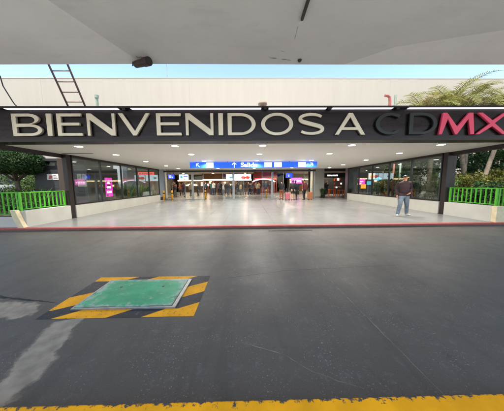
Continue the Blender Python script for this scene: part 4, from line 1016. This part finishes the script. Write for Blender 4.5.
# clipped flat-domed tree at the left
rr = random.Random(5)
tt = thing('topiary_tree', 'clipped flat-domed green tree beyond the left railing', 'tree', (-11.35, 10.1, 0.38))
def dome(r):
    a = r.uniform(0, 2 * math.pi); q = math.sqrt(r.random()); x, y = q * math.cos(a), q * math.sin(a)
    top = 0.72 * math.sqrt(max(0, 1 - q ** 3)); bot = -0.36 * math.sqrt(max(0, 1 - q ** 4))
    if r.random() < 0.62: z = top + r.gauss(0, 0.035); n = Vector((x * 0.8, y * 0.8, 0.9))
    elif r.random() < 0.6: z = bot + r.gauss(0, 0.05); n = Vector((x * 0.6, y * 0.6, -0.9))
    else: z = bot + (top - bot) * r.random(); n = Vector((x, y, 0.2))
    wob = 1 + 0.05 * math.sin(5 * a) + 0.04 * math.sin(11 * a + 1)
    return Vector((-11.55 + 1.36 * x * wob, 10.1 + 1.3 * y * wob, 2.52 + z + 0.03 * math.sin(7 * x * 1.4) * math.cos(6 * y))), n.normalized()
V, F = leaf_cloud(24000, dome, 0.046, rr)
def dome_in(r):
    a = r.uniform(0, 2 * math.pi); q = 0.9 * math.sqrt(r.random()); x, y = q * math.cos(a), q * math.sin(a)
    return Vector((-11.55 + 1.32 * x, 10.1 + 1.28 * y, 2.48 - 0.2 + (0.2 + 0.6 * math.sqrt(max(0, 1 - q ** 3))) * r.random())), Vector((x, y, 0.5)).normalized()
V2, F2 = leaf_cloud(5000, dome_in, 0.085, rr); o_ = len(V); V += V2; F += [tuple(i + o_ for i in f) for f in F2]; MB().add(V, F).build('crown', 'leaf_topiary', tt)
m = MB().tube([(-11.35, 10.1, 0.34), (-11.30, 10.1, 1.2), (-11.4, 10.1, 1.9), (-11.45, 10.1, 2.5)], [0.13, 0.10, 0.09, 0.05], 10)
for k in range(7):
    a = k * 0.9; m.tube([(-11.38, 10.1, 1.7), (-11.4 + 0.5 * math.cos(a), 10.1 + 0.5 * math.sin(a), 2.2), (-11.45 + 1.0 * math.cos(a), 10.1 + 1.0 * math.sin(a), 2.5)], [0.05, 0.035, 0.015], 6)
m.build('trunk', 'bark', tt, smooth=True)
for k in range(7):
    plant('strap_leaf_plant', f'spiky strap-leaved plant behind the left railing, {["first", "second", "third", "fourth", "fifth", "sixth", "seventh"][k]} from the shed', 'plant', -9.2 - 0.42 * k, 9.1 + 0.25 * (k % 3), 0.38, 60, 1.05 + 0.15 * (k % 3), 0.75, ('leaf_dark', 'leaf_mid', 'leaf_topiary')[k % 3], 0.024, 80 + k, group='spiky plants behind the left railing', lean=0.7)
for k, (x, y, z) in enumerate(((-8.5, 7.9, 0.62), (-9.6, 8.1, 0.68), (-10.7, 8.0, 0.66))):
    shrub('low_shrub', f'low dark leafy shrub right behind the left railing, {["nearest the column", "the middle one", "the outermost one"][k]}', 'shrub', (x, y, z), (0.6, 0.5, 0.32), 'leaf_dark', 110 + k, 1600, 0.05, group='low shrubs behind the left railing', ncl=24, cr=0.2, tr=0.02)

for k, (c, rad, mt, lb) in enumerate((((-13.4, 12.6, 1.5), (1.2, 0.9, 0.9), 'leaf_mid', 'rounded shrub behind the trunk of the clipped tree'),
                                      ((-15.6, 12.2, 1.35), (1.1, 0.9, 0.8), 'leaf_dark', 'dark shrub in front of the parked van'))):
    shrub('garden_shrub', lb, 'shrub', c, rad, mt, 400 + k, 2600, 0.08, group='shrubs in the left garden', ncl=45, cr=0.3, tr=0.03)
# right garden: hedge masses, trees, palms
rs = [((10.3, 8.6, 0.95), (0.75, 0.6, 0.6), 'leaf_dark', 'low dark shrub just behind the right railing beside the column'),
      ((11.6, 8.4, 0.95), (0.8, 0.6, 0.6), 'leaf_mid', 'low mid-green shrub behind the right railing'),
      ((12.9, 9.0, 1.2), (0.9, 0.7, 0.8), 'leaf_dark', 'rounded dark shrub at the right end of the garden'),
      ((11.3, 10.2, 1.35), (0.9, 0.7, 0.55), 'leaf_yellow', 'yellowish shrub lit by the sun between the palm trunks'),
      ((13.0, 10.4, 1.5), (1.0, 0.8, 0.6), 'leaf_yellow', 'yellow-green shrub behind the right railing at the frame edge'),
      ((10.3, 11.2, 1.5), (0.8, 0.9, 1.0), 'leaf_dark', 'dark shrub close behind the near end of the right glass'),
      ((10.2, 13.2, 1.4), (0.9, 1.0, 0.9), 'leaf_dark', 'dark bushy shrub behind the middle of the right glass'),
      ((9.6, 9.9, 1.15), (0.5, 0.7, 0.85), 'leaf_mid', 'leafy shrub pressed against the near end of the right glass'),
      ((9.6, 12.0, 1.1), (0.5, 0.8, 0.8), 'leaf_mid', 'leafy shrub right behind the glass near the red pole'),
      ((9.7, 14.2, 0.95), (0.5, 0.7, 0.6), 'leaf_dark', 'low dark shrub behind the glass left of the mint green pole'),
      ((10.6, 15.2, 1.1), (0.9, 0.8, 0.65), 'leaf_mid', 'leafy shrub in front of the colourful board behind glass')]
for k, (c, rad, mt, lb) in enumerate(rs):
    shrub('garden_shrub', lb, 'shrub', c, rad, mt, 200 + k, 2600, 0.07, group='shrubs in the right garden', ncl=45, cr=0.26, tr=0.03)
for k, (c, rad, mt, lb) in enumerate((((13.2, 13.0, 3.3), (2.0, 1.5, 1.9), 'leaf_dark', 'dense dark tree behind the palm trunks at right'),
                                      ((16.0, 12.5, 3.2), (2.0, 1.6, 2.1), 'leaf_dark', 'dense dark tree at the right edge of the garden'),
                                      ((11.4, 14.6, 3.1), (1.3, 1.3, 1.5), 'leaf_mid', 'mid-green tree seen through the right glass'),
                                      ((18.5, 11.0, 3.2), (1.8, 1.6, 2.0), 'leaf_mid', 'mid-green tree outermost in the right garden'))):
    shrub('garden_tree', lb, 'tree', c, rad, mt, 300 + k, 6500, 0.10, group='trees in the right garden', ncl=80, cr=0.42, tr=0.10)

def frond(m, base, az, el, L, rr, droop, lw, nl=27):
    pts = []; p = Vector(base); e = el; dirh = Vector((math.cos(az), math.sin(az), 0)); n = 12
    for i in range(n + 1):
        pts.append(p.copy()); p = p + (dirh * math.cos(e) + Vector((0, 0, 1)) * math.sin(e)) * (L / n); e -= droop / n * (0.5 + 1.0 * i / n)
    m.tube(pts, [0.018 * (1 - 0.85 * i / n) + 0.002 for i in range(n + 1)], 5)
    side = Vector((-dirh.y, dirh.x, 0))
    for i in range(nl):
        u = 0.12 + 0.88 * i / nl; f = u * n; k = min(int(f), n - 1); q = pts[k].lerp(pts[k + 1], f - k); tg = (pts[k + 1] - pts[k]).normalized()
        ll = lw * (math.sin(math.pi * min(1, 0.18 + 0.85 * u)) ** 0.7) * rr.uniform(0.85, 1.1)
        for s in (-1, 1):
            d = (side * s * 0.80 + tg * 0.62 + Vector((0, 0, 0.22 + rr.uniform(-0.15, 0.12)))).normalized()
            d2 = (d + Vector((0, 0, -0.45))).normalized()
            wv = tg.cross(d).cross(d).normalized() * 0.017
            a = q; b = q + d * ll * 0.5; c = b + d2 * ll * 0.5
            m.add([a - wv * 0.5, a + wv * 0.5, b + wv, b - wv, c], [(0, 1, 2, 3), (3, 2, 4)])
def palm(lab, path, crown_n, L, seed, el0=(0.3, 1.2)):
    rr = random.Random(seed); t = thing('palm_tree', lab, 'palm tree', tuple(path[0]), 0, 'palm trees in the right garden')
    k = len(path); rad = [0.105 - 0.03 * i / (k - 1) for i in range(k)]
    # ringed trunk
    P = []; Rd = []
    for i in range(k - 1):
        for j in range(8):
            u = j / 8; P.append(Vector(path[i]).lerp(Vector(path[i + 1]), u)); Rd.append((rad[i] * (1 - u) + rad[i + 1] * u) * (1.07 if j % 2 else 0.95))
    P.append(Vector(path[-1])); Rd.append(rad[-1])
    MB().tube(P, Rd, 10).build('trunk', 'palm_bark', t, smooth=True)
    for i in range(crown_n):
        az = i * 2.39996 + rr.uniform(-0.2, 0.2); v = i / crown_n
        el = el0[1] - (el0[1] - el0[0]) * v; m = MB()
        frond(m, Vector(path[-1]) + Vector((0, 0, -0.05 * v)), az, el, L * rr.uniform(0.85, 1.1), rr, 1.6 + 0.8 * rr.random(), 0.50)
        m.build('frond', 'leaf_palm_dry' if rr.random() < 0.2 else 'leaf_palm', t)
    return t
palm('leaning palm tree nearest the right column with olive fronds', [(11.55, 10.5, 0.36), (11.40, 10.5, 2.0), (11.10, 10.45, 3.1), (10.45, 10.3, 4.4), (10.0, 10.2, 5.15)], 19, 2.1, 1)
palm('upright pale-trunked palm tree in the middle of the three', [(11.80, 10.9, 0.36), (11.85, 10.9, 2.0), (11.85, 10.9, 3.6), (11.6, 10.9, 5.3)], 19, 2.1, 2)
palm('palm tree leaning right, outermost of the three at the railing', [(11.95, 10.2, 0.36), (12.10, 10.2, 1.4), (12.40, 10.2, 2.6), (12.75, 10.2, 3.8), (12.9, 10.2, 5.25)], 20, 2.0, 3)
palm('palm tree behind the glass whose fronds rise left over the letter M', [(9.35, 10.2, 0.36), (9.30, 10.2, 2.0), (9.2, 10.15, 3.6), (8.65, 10.1, 4.85)], 18, 1.75, 4)

# parked van beyond the left garden
vn = thing('parked_van', 'white van parked behind the clipped tree at left', 'van', (-15.6, 14.2, 0.38))
x0, x1, ya, yb = -18.0, -13.4, 13.3, 15.1
prof = [(x0, 0.75), (x0, 2.35), (x0 + 0.15, 2.5), (x1 - 1.6, 2.5), (x1 - 0.75, 1.65), (x1 - 0.1, 1.45), (x1, 1.1), (x1, 0.75)]
MB().prism(prof, ya, yb).build('body', 'van_paint', vn, bevel=0.04)
MB().prism([(x1 - 2.9, 1.62), (x1 - 0.95, 1.62), (x1 - 1.62, 2.34), (x1 - 2.9, 2.34)], ya - 0.012, ya - 0.002).build('window', 'car_glass', vn)
MB().prism([(x0 + 0.3, 1.62), (x1 - 3.0, 1.62), (x1 - 3.0, 2.34), (x0 + 0.3, 2.34)], ya - 0.012, ya - 0.002).build('window', 'car_glass', vn)
for x in (x0 + 0.85, x1 - 0.95):
    wv = MB().tube([(x, ya - 0.03, 0.72), (x, ya + 0.2, 0.72)], 0.34, 22).build('wheel', 'rubber', vn)
    MB().tube([(x, ya - 0.045, 0.72), (x, ya - 0.031, 0.72)], 0.2, 18).build('rim', 'steel', wv)
box('headlight', 'headlight', vn, x1 - 0.05, x1 + 0.015, ya + 0.1, ya + 0.4, 1.12, 1.34); box('bumper', 'black_plastic', vn, x1 - 0.1, x1 + 0.08, ya, yb, 0.72, 0.95)

# ------------------------------------------------------------------ people
def loft_parts(parts):
    """parts: list of (list of (center, rx, ry), tag). Returns MB + sample list for tagging"""
    mb = MB(); smp = []
    n = 14
    for secs, tg in parts:
        C = [Vector(s[0]) for s in secs]; k = len(C)
        ext = []
        d0 = (C[0] - C[1]).normalized(); d1 = (C[-1] - C[-2]).normalized()
        r0 = min(secs[0][1], secs[0][2]); r1 = min(secs[-1][1], secs[-1][2])
        for a in (80, 50, 22): ext.append((C[0] + d0 * r0 * math.sin(R(a)), secs[0][1] * math.cos(R(a)), secs[0][2] * math.cos(R(a))))
        ext += [(C[i], secs[i][1], secs[i][2]) for i in range(k)]
        for a in (22, 50, 80): ext.append((C[-1] + d1 * r1 * math.sin(R(a)), secs[-1][1] * math.cos(R(a)), secs[-1][2] * math.cos(R(a))))
        vs = []; kk = len(ext)
        for i, (c, rx, ry) in enumerate(ext):
            d = (ext[min(i + 1, kk - 1)][0] - ext[max(i - 1, 0)][0]).normalized()
            ref = Vector((1, 0, 0)) if abs(d.x) < 0.85 else Vector((0, 0, 1))
            a = (ref - d * ref.dot(d)).normalized(); b = d.cross(a)
            for j in range(n): vs.append(c + a * rx * math.cos(2 * math.pi * j / n) + b * ry * math.sin(2 * math.pi * j / n))
        fs = [(i * n + j, i * n + (j + 1) % n, (i + 1) * n + (j + 1) % n, (i + 1) * n + j) for i in range(kk - 1) for j in range(n)]
        fs.append(tuple(range(n - 1, -1, -1))); fs.append(tuple((kk - 1) * n + j for j in range(n)))
        mb.add(vs, fs)
        for i in range(k - 1):
            for u in np.linspace(0, 1, 6):
                c = C[i].lerp(C[i + 1], u); smp.append((c.x, c.y, c.z, secs[i][1] * (1 - u) + secs[i + 1][1] * u, secs[i][2] * (1 - u) + secs[i + 1][2] * u, tg))
    return mb, smp
TAGS = ['skin', 'top', 'bottom', 'shoe', 'hair', 'eye']
def person_mesh(pose, voxel=0.012, near=False):
    """pose: dict of joints in metres, figure faces -Y"""
    P = {k: Vector(v) for k, v in pose.items() if isinstance(v, tuple)}
    bulk = pose.get('bulk', 1.0); parts = []
    hips, chest, neck, head = P['hips'], P['chest'], P['neck'], P['head']
    parts.append(([(hips, 0.155, 0.115), (hips.lerp(chest, 0.30), 0.152 * bulk, 0.118 * bulk), (chest, 0.178 * bulk, 0.125 * bulk), (chest.lerp(neck, 0.55), 0.165 * bulk, 0.105 * bulk)], 'top'))
    parts.append(([(hips + Vector((0, 0, 0.03)), 0.158, 0.118), (hips - Vector((0, 0, 0.09)), 0.165, 0.122)], 'bottom'))
    parts.append(([(chest.lerp(neck, 0.7), 0.085, 0.075), (neck, 0.056, 0.058), (head - Vector((0, 0, 0.07)), 0.052, 0.056)], 'skin'))
    f = Vector(pose.get('face', (0, -1, 0))).normalized(); rt = f.cross(Vector((0, 0, 1))).normalized()
    parts.append(([(head - Vector((0, 0, 0.085)) + f * 0.030, 0.046, 0.050), (head - Vector((0, 0, 0.035)) + f * 0.012, 0.066, 0.080), (head + Vector((0, 0, 0.02)), 0.074, 0.092), (head + Vector((0, 0, 0.06)) - f * 0.008, 0.066, 0.082)], 'skin'))
    if near:
        parts.append(([(head + f * 0.085 + Vector((0, 0, 0.015)), 0.010, 0.010), (head + f * 0.108 - Vector((0, 0, 0.028)), 0.016, 0.014)], 'skin'))
        for s in (-1, 1):
            parts.append(([(head + rt * s * 0.076 + Vector((0, 0, 0.02)), 0.010, 0.020), (head + rt * s * 0.074 - Vector((0, 0, 0.03)), 0.009, 0.015)], 'skin'))
            parts.append(([(head + f * 0.082 + rt * s * 0.030 + Vector((0, 0, 0.008)), 0.011, 0.009), (head + f * 0.083 + rt * s * 0.034 + Vector((0, 0, 0.008)), 0.011, 0.009)], 'eye'))
    for s in ('l', 'r'):
        sh, el, wr, hd = P['sh_' + s], P['el_' + s], P['wr_' + s], P['hd_' + s]
        ab = 0.5 + 0.5 * bulk
        parts.append(([(chest.lerp(neck, 0.5).lerp(sh, 0.4), 0.085 * ab, 0.08 * ab), (sh, 0.070 * ab, 0.072 * ab), (sh.lerp(el, 0.5), 0.058 * ab, 0.060 * ab), (el, 0.050 * ab, 0.052 * ab), (el.lerp(wr, 0.4), 0.048 * ab, 0.048 * ab), (wr, 0.038 * ab, 0.038 * ab)], 'top'))
        dv = (hd - wr).normalized()
        parts.append(([(wr, 0.028, 0.026), (wr + dv * 0.05, 0.026, 0.040), (wr + dv * 0.095, 0.021, 0.040)], 'skin'))
        ax = Vector((0, 1, 0)); ax = (ax - dv * ax.dot(dv)).normalized()
        inn = Vector((1 if s == 'l' else -1, 0, 0))
        for q, ln in ((-0.030, 0.070), (-0.010, 0.082), (0.010, 0.078), (0.030, 0.060)):
            b0 = wr + dv * 0.09 + ax * q
            parts.append(([(b0, 0.0095, 0.0095), (b0 + dv * ln * 0.5, 0.009, 0.009), (b0 + dv * ln * 0.92 + inn * ln * 0.25, 0.0075, 0.0075)], 'skin'))
        b0 = wr + dv * 0.035 - ax * 0.032
        parts.append(([(b0, 0.012, 0.012), (b0 + dv * 0.035 - ax * 0.018, 0.010, 0.010), (b0 + dv * 0.065 - ax * 0.018 + inn * 0.01, 0.008, 0.008)], 'skin'))
        hp, kn, an, to = P['hp_' + s], P['kn_' + s], P['an_' + s], P['to_' + s]
        lb = pose.get('legs', 1.0)
        parts.append(([(hp, 0.098 * lb, 0.105 * lb), (hp.lerp(kn, 0.45), 0.084 * lb, 0.09 * lb), (kn, 0.064 * lb, 0.067 * lb), (kn.lerp(an, 0.4), 0.060 * lb, 0.066 * lb), (an, 0.052 * lb, 0.056 * lb)], 'bottom'))
        if pose.get('bare'): parts[-1] = (parts[-1][0], 'skin')
        td = Vector((to.x - an.x, to.y - an.y, 0)).normalized(); g = Vector((an.x, an.y, to.z))
        parts.append(([(g - td * 0.045 + Vector((0, 0, 0.012)), 0.036, 0.040), (g + td * 0.06, 0.040, 0.036), (g + td * 0.165 - Vector((0, 0, 0.008)), 0.038, 0.026)], 'shoe'))
    mb, smp = loft_parts(parts)
    me0 = bpy.data.meshes.new('tmp'); me0.from_pydata(mb.v, [], mb.f)
    bm = bmesh.new(); bm.from_mesh(me0); bmesh.ops.recalc_face_normals(bm, faces=bm.faces); bm.to_mesh(me0); bm.free()
    o = bpy.data.objects.new('tmp', me0); COL.objects.link(o)
    md = o.modifiers.new('r', 'REMESH'); md.mode = 'VOXEL'; md.voxel_size = voxel
    ms = o.modifiers.new('s', 'SMOOTH'); ms.factor = 0.5; ms.iterations = 3 if near else 2
    me = bpy.data.meshes.new_from_object(o.evaluated_get(bpy.context.evaluated_depsgraph_get()))
    bpy.data.objects.remove(o); bpy.data.meshes.remove(me0)
    nf = len(me.polygons); cen = np.empty(nf * 3); me.polygons.foreach_get('center', cen); cen = cen.reshape(-1, 3)
    S = np.array([s[:3] for s in smp]); Rr = np.array([min(s[3], s[4]) for s in smp]); T = np.array([TAGS.index(s[5]) for s in smp])
    best = np.full(nf, 1e9); idx = np.zeros(nf, int)
    for i in range(len(S)):
        dd = np.linalg.norm(cen - S[i], axis=1) - Rr[i]; mk = dd < best; best[mk] = dd[mk]; idx[mk] = T[i]
    hv = cen - np.array(head); fo = hv @ np.array(f)
    hair = (np.linalg.norm(hv, axis=1) < 0.16) & (idx == 0) & (((hv[:, 2] > 0.055) & (fo < 0.085)) | ((fo < -0.015) & (hv[:, 2] > -0.055)))
    idx[hair] = 4
    if pose.get('long_hair'): idx[(np.linalg.norm(hv, axis=1) < 0.20) & (fo < 0.0) & (hv[:, 2] > -0.19) & (idx == 0)] = 4
    waist = float(hips.z) + pose.get('hem', -0.04)
    sel = (idx == 2) & (cen[:, 2] > waist) ; idx[sel] = 1
    sel = (idx == 1) & (cen[:, 2] < waist) & (np.abs(cen[:, 0] - hips.x) < 0.19); idx[sel] = 2
    if pose.get('bare'):
        sel = ((idx == 2) | (idx == 0)) & (cen[:, 2] > pose['bare']) & (cen[:, 2] < waist) & (np.abs(cen[:, 0] - hips.x) < 0.22); idx[sel] = 2
    for _ in TAGS: me.materials.append(M['cloth_grey'])
    me.polygons.foreach_set('material_index', idx.astype(np.int32)); me.polygons.foreach_set('use_smooth', np.ones(nf, bool))
    me.update()
    return me
def put_person(me, label, x, y, rz, mats, z=0.1, scale=1.0, group=None, name='person'):
    t = thing(name, label, 'person', (x, y, z), rz, group)
    o = bpy.data.objects.new('body', me); COL.objects.link(o); o.parent = t; o.scale = (scale,) * 3
    for i, mn in enumerate(mats):
        o.material_slots[i].link = 'OBJECT'; o.material_slots[i].material = M[mn]
    return t
def pose(walk=0.0, arms='down', bulk=1.0, bare=0, long_hair=0, legs=1.0, hem=-0.04, face=(0, -1, 0)):
    w_ = walk
    p = dict(hips=(0, 0, 0.93), chest=(0, -0.005, 1.24), neck=(0, 0.0, 1.46), head=(0, -0.02, 1.605),
             sh_l=(-0.185, 0, 1.40), sh_r=(0.185, 0, 1.40),
             el_l=(-0.245, 0.03 + 0.10 * w_, 1.12), el_r=(0.245, 0.03 - 0.10 * w_, 1.12),
             wr_l=(-0.255, -0.06 + 0.20 * w_, 0.88), wr_r=(0.255, -0.06 - 0.20 * w_, 0.88),
             hd_l=(-0.255, -0.10 + 0.22 * w_, 0.76), hd_r=(0.255, -0.10 - 0.22 * w_, 0.76),
             hp_l=(-0.09, 0, 0.88), hp_r=(0.09, 0, 0.88), kn_l=(-0.10, -0.03 - 0.14 * w_, 0.49), kn_r=(0.10, -0.03 + 0.06 * w_, 0.49),
             an_l=(-0.105, 0.02 - 0.20 * w_, 0.09), an_r=(0.105, 0.02 + 0.24 * w_, 0.10),
             to_l=(-0.12, -0.12 - 0.20 * w_, 0.042), to_r=(0.12, -0.12 + 0.24 * w_, 0.042), bulk=bulk, legs=legs, hem=hem, face=face)
    if arms == 'bag': p.update(el_r=(0.25, -0.02, 1.13), wr_r=(0.21, -0.22, 1.05), hd_r=(0.14, -0.30, 1.05))
    if arms == 'up': p.update(el_r=(0.23, -0.12, 1.15), wr_r=(0.12, -0.25, 1.32), hd_r=(0.08, -0.27, 1.42))
    if arms == 'pull': p.update(el_r=(0.27, 0.12, 1.13), wr_r=(0.33, 0.22, 0.92), hd_r=(0.36, 0.26, 0.82))
    if bare: p['bare'] = bare
    if long_hair: p['long_hair'] = 1
    return p

# the walking man in a cap
mp = pose(0.0, bulk=1.22, legs=1.28, hem=-0.08)
mp.update(sh_l=(-0.205, 0, 1.40), sh_r=(0.205, 0, 1.40), el_l=(-0.275, 0.05, 1.13), el_r=(0.285, 0.06, 1.14), wr_l=(-0.265, -0.06, 0.90), wr_r=(0.20, -0.13, 0.99), hd_l=(-0.258, -0.10, 0.78), hd_r=(0.10, -0.17, 0.92),
          hp_l=(-0.095, 0, 0.88), hp_r=(0.095, 0, 0.88), kn_l=(-0.155, -0.16, 0.50), kn_r=(0.150, 0.02, 0.48), an_l=(-0.225, -0.15, 0.095), an_r=(0.215, 0.17, 0.105), to_l=(-0.28, -0.29, 0.042), to_r=(0.285, 0.04, 0.042), face=(0.22, -1, -0.05),
          head=(0.015, -0.035, 1.600))
man = put_person(person_mesh(mp, 0.0095, True), 'man in black cap, dark plaid jacket and jeans walking on the lobby floor', 6.62, 8.42, R(-18), ['skin_ruddy', 'plaid', 'jeans', 'shoe_white', 'hair', 'eye'], scale=1.0)
hx, hy, hz = 0.015, -0.035, 1.600
m = MB(); prof = [(0.097 * math.cos(R(a)), 0.045 + 0.082 * math.sin(R(a))) for a in (0, 20, 40, 60, 78)]
m.lathe([(0.094, 0.028)] + prof, (0, 0, 0), 20)
cp_ = m.build('cap', 'cap_black', man, smooth=True, local=True); cp_.location = (hx, hy, hz); cp_.scale = (0.90, 1.08, 1.0)
m = MB(); top = []; bot = []
pts = [(0.085 * math.sin(R(a)), -0.078 * math.cos(R(a)) - (0.085 * math.cos(R(a * 1.15)) if abs(a) < 78 else 0)) for a in range(-72, 73, 12)]
inner = [(0.086 * math.sin(R(a)), -0.080 * math.cos(R(a))) for a in range(-72, 73, 12)]
n = len(pts)
vs = [(p[0], p[1], 0.032 - 0.10 * p[0] ** 2 * 8) for p in pts] + [(p[0], p[1], 0.040) for p in inner] + [(p[0], p[1], 0.026 - 0.10 * p[0] ** 2 * 8) for p in pts] + [(p[0], p[1], 0.032) for p in inner]
fs = [(i, i + 1, n + i + 1, n + i) for i in range(n - 1)] + [(2 * n + i, 3 * n + i, 3 * n + i + 1, 2 * n + i + 1) for i in range(n - 1)] + [(i, 2 * n + i, 2 * n + i + 1, i + 1) for i in range(n - 1)]
br_ = m.add(vs, fs).build('brim', 'cap_brim', cp_, local=True); br_.rotation_euler = (0, 0, R(38))

# travellers with suitcases
back = (0, -1, 0)
pA = person_mesh(pose(0.35, 'bag', 1.08), 0.013); pB = person_mesh(pose(0.2, 'down', 1.2, bare=0.56, long_hair=1, hem=-0.16), 0.013); pC = person_mesh(pose(0.5, 'pull', 1.1), 0.013); pD = person_mesh(pose(0.0, 'up', 1.0, long_hair=1), 0.016); pE = person_mesh(pose(0.8, 'down', 1.0), 0.016)
GT = 'travellers standing by the doors'
put_person(pA, 'traveller in black top and rust trousers, leftmost of the group', 2.86, 17.3, R(165), ['skin_light', 'cloth_black', 'cloth_rust', 'shoe_dark', 'hair', 'eye'], group=GT)
put_person(pB, 'traveller in black coat with bare legs, middle of the group', 3.80, 17.0, R(185), ['skin_light', 'cloth_black', 'cloth_black', 'shoe_dark', 'hair', 'eye'], group=GT)
put_person(pD, 'traveller in dark navy partly behind the one in the black coat', 4.20, 17.9, R(150), ['skin_light', 'cloth_navy', 'cloth_black', 'shoe_dark', 'hair', 'eye'], group=GT)
put_person(pC, 'traveller in burgundy top and black trousers, rightmost of the group', 4.85, 17.3, R(200), ['skin_light', 'cloth_burgundy', 'cloth_black', 'shoe_dark', 'hair', 'eye'], group=GT, scale=1.03)
def suitcase(lab, x, y, rz, mat, h=0.58, w_=0.40):
    t = thing('suitcase', lab, 'suitcase', (x, y, 0.1), rz, 'suitcases of the travellers')
    sh_ = MB().box(-w_ / 2, w_ / 2, -0.13, 0.13, 0.06, 0.06 + h).build('shell', mat, t, bevel=0.035, local=True)
    for k in range(5):
        xx = -w_ / 2 + 0.06 + k * (w_ - 0.12) / 4; MB().box(xx - 0.010, xx + 0.010, -0.137, 0.137, 0.10, 0.02 + h).build('rib', mat, sh_, local=True)
    MB().tube([(-0.10, 0.08, 0.05 + h), (-0.10, 0.08, 0.40 + h), (0.10, 0.08, 0.40 + h), (0.10, 0.08, 0.05 + h)], 0.012, 6).build('handle', 'galvanised', t, local=True)
    for sx in (-1, 1):
        for sy in (-1, 1): MB().tube([(sx * (w_ / 2 - 0.05) - 0.015, sy * 0.09, 0.032), (sx * (w_ / 2 - 0.05) + 0.015, sy * 0.09, 0.032)], 0.032, 10).build('wheel', 'rubber', t, local=True)
suitcase('pink hard-shell suitcase beside the traveller in the black coat', 3.36, 17.1, R(10), 'case_pink')
suitcase('orange-brown suitcase at the right of the travellers', 5.32, 17.2, R(-12), 'case_orange', 0.62)

# crowd in the hall
pF = person_mesh(pose(0.0, 'bag', 1.1, hem=-0.10), 0.022); pG = person_mesh(pose(0.6, 'pull', 1.05), 0.022); pH = person_mesh(pose(0.3, 'down', 1.05, long_hair=1), 0.022); pI = person_mesh(pose(0.0, 'up', 1.12), 0.022)
meshes = [pF, pG, pH, pI]
tops = ['cloth_black', 'cloth_navy', 'cloth_black', 'cloth_grey', 'cloth_brown', 'cloth_black', 'cloth_olive', 'cloth_navy', 'cloth_burgundy', 'cloth_denim', 'cloth_white', 'cloth_rust', 'cloth_tan', 'cloth_teal']
word = {'cloth_black': 'black', 'cloth_navy': 'navy', 'cloth_grey': 'grey', 'cloth_brown': 'brown', 'cloth_olive': 'olive', 'cloth_burgundy': 'burgundy', 'cloth_denim': 'denim blue', 'cloth_white': 'white', 'cloth_rust': 'rust', 'cloth_tan': 'tan', 'cloth_teal': 'teal'}
bots = ['cloth_black', 'cloth_denim', 'cloth_grey', 'cloth_black', 'cloth_navy']
ordw = ['first', 'second', 'third', 'fourth', 'fifth', 'sixth', 'seventh', 'eighth', 'ninth', 'tenth', 'eleventh', 'twelfth', 'thirteenth']
rp = random.Random(21)
def crowd(region, group, spots):
    spots = sorted(spots, key=lambda s: s[0] / s[1])
    for k, (x, y) in enumerate(spots):
        tp = tops[rp.randrange(len(tops))]; bt = bots[rp.randrange(len(bots))]
        put_person(meshes[rp.randrange(4)], f'person in {word[tp]} top, {ordw[k]} from left in the {region}', x, y, rp.uniform(0, 6.28), [rp.choice(['skin', 'skin_light']), tp, bt, 'shoe_dark', 'hair', 'eye'], group=group, scale=rp.uniform(0.86, 1.07))
crowd('crowd behind the leftmost doors', 'crowd behind the leftmost doors', [(-9.6, 23.2), (-9.0, 24.0), (-8.5, 23.4), (-7.9, 24.3), (-7.4, 23.5), (-6.9, 24.2), (-6.4, 23.3), (-8.2, 22.6), (-6.1, 24.4), (-9.3, 25.2), (-7.1, 25.6), (-8.7, 25.8)])
crowd('crowd behind the second doors', 'crowd behind the second doors', [(-5.6, 26.5), (-5.0, 27.3), (-4.5, 26.4), (-4.0, 27.2), (-3.5, 26.6), (-3.0, 27.4), (-2.6, 26.3), (-4.8, 28.5), (-3.9, 28.9), (-2.4, 28.6), (-5.5, 28.8), (-3.2, 25.6), (-6.0, 27.6)])
crowd('crowd behind the third doors', 'crowd behind the third doors', [(-1.6, 27.5), (-1.0, 26.6), (-0.5, 27.2), (0.0, 26.5), (0.5, 27.3), (1.0, 26.7), (1.5, 27.6), (2.4, 27.9), (0.2, 28.6), (-0.7, 28.8), (2.9, 27.0), (1.3, 25.6), (-1.9, 28.4)])
put_person(pI, 'person in dark clothes standing inside the black shop', 9.75, 24.9, R(10), ['skin', 'cloth_black', 'cloth_navy', 'shoe_dark', 'hair', 'eye'])
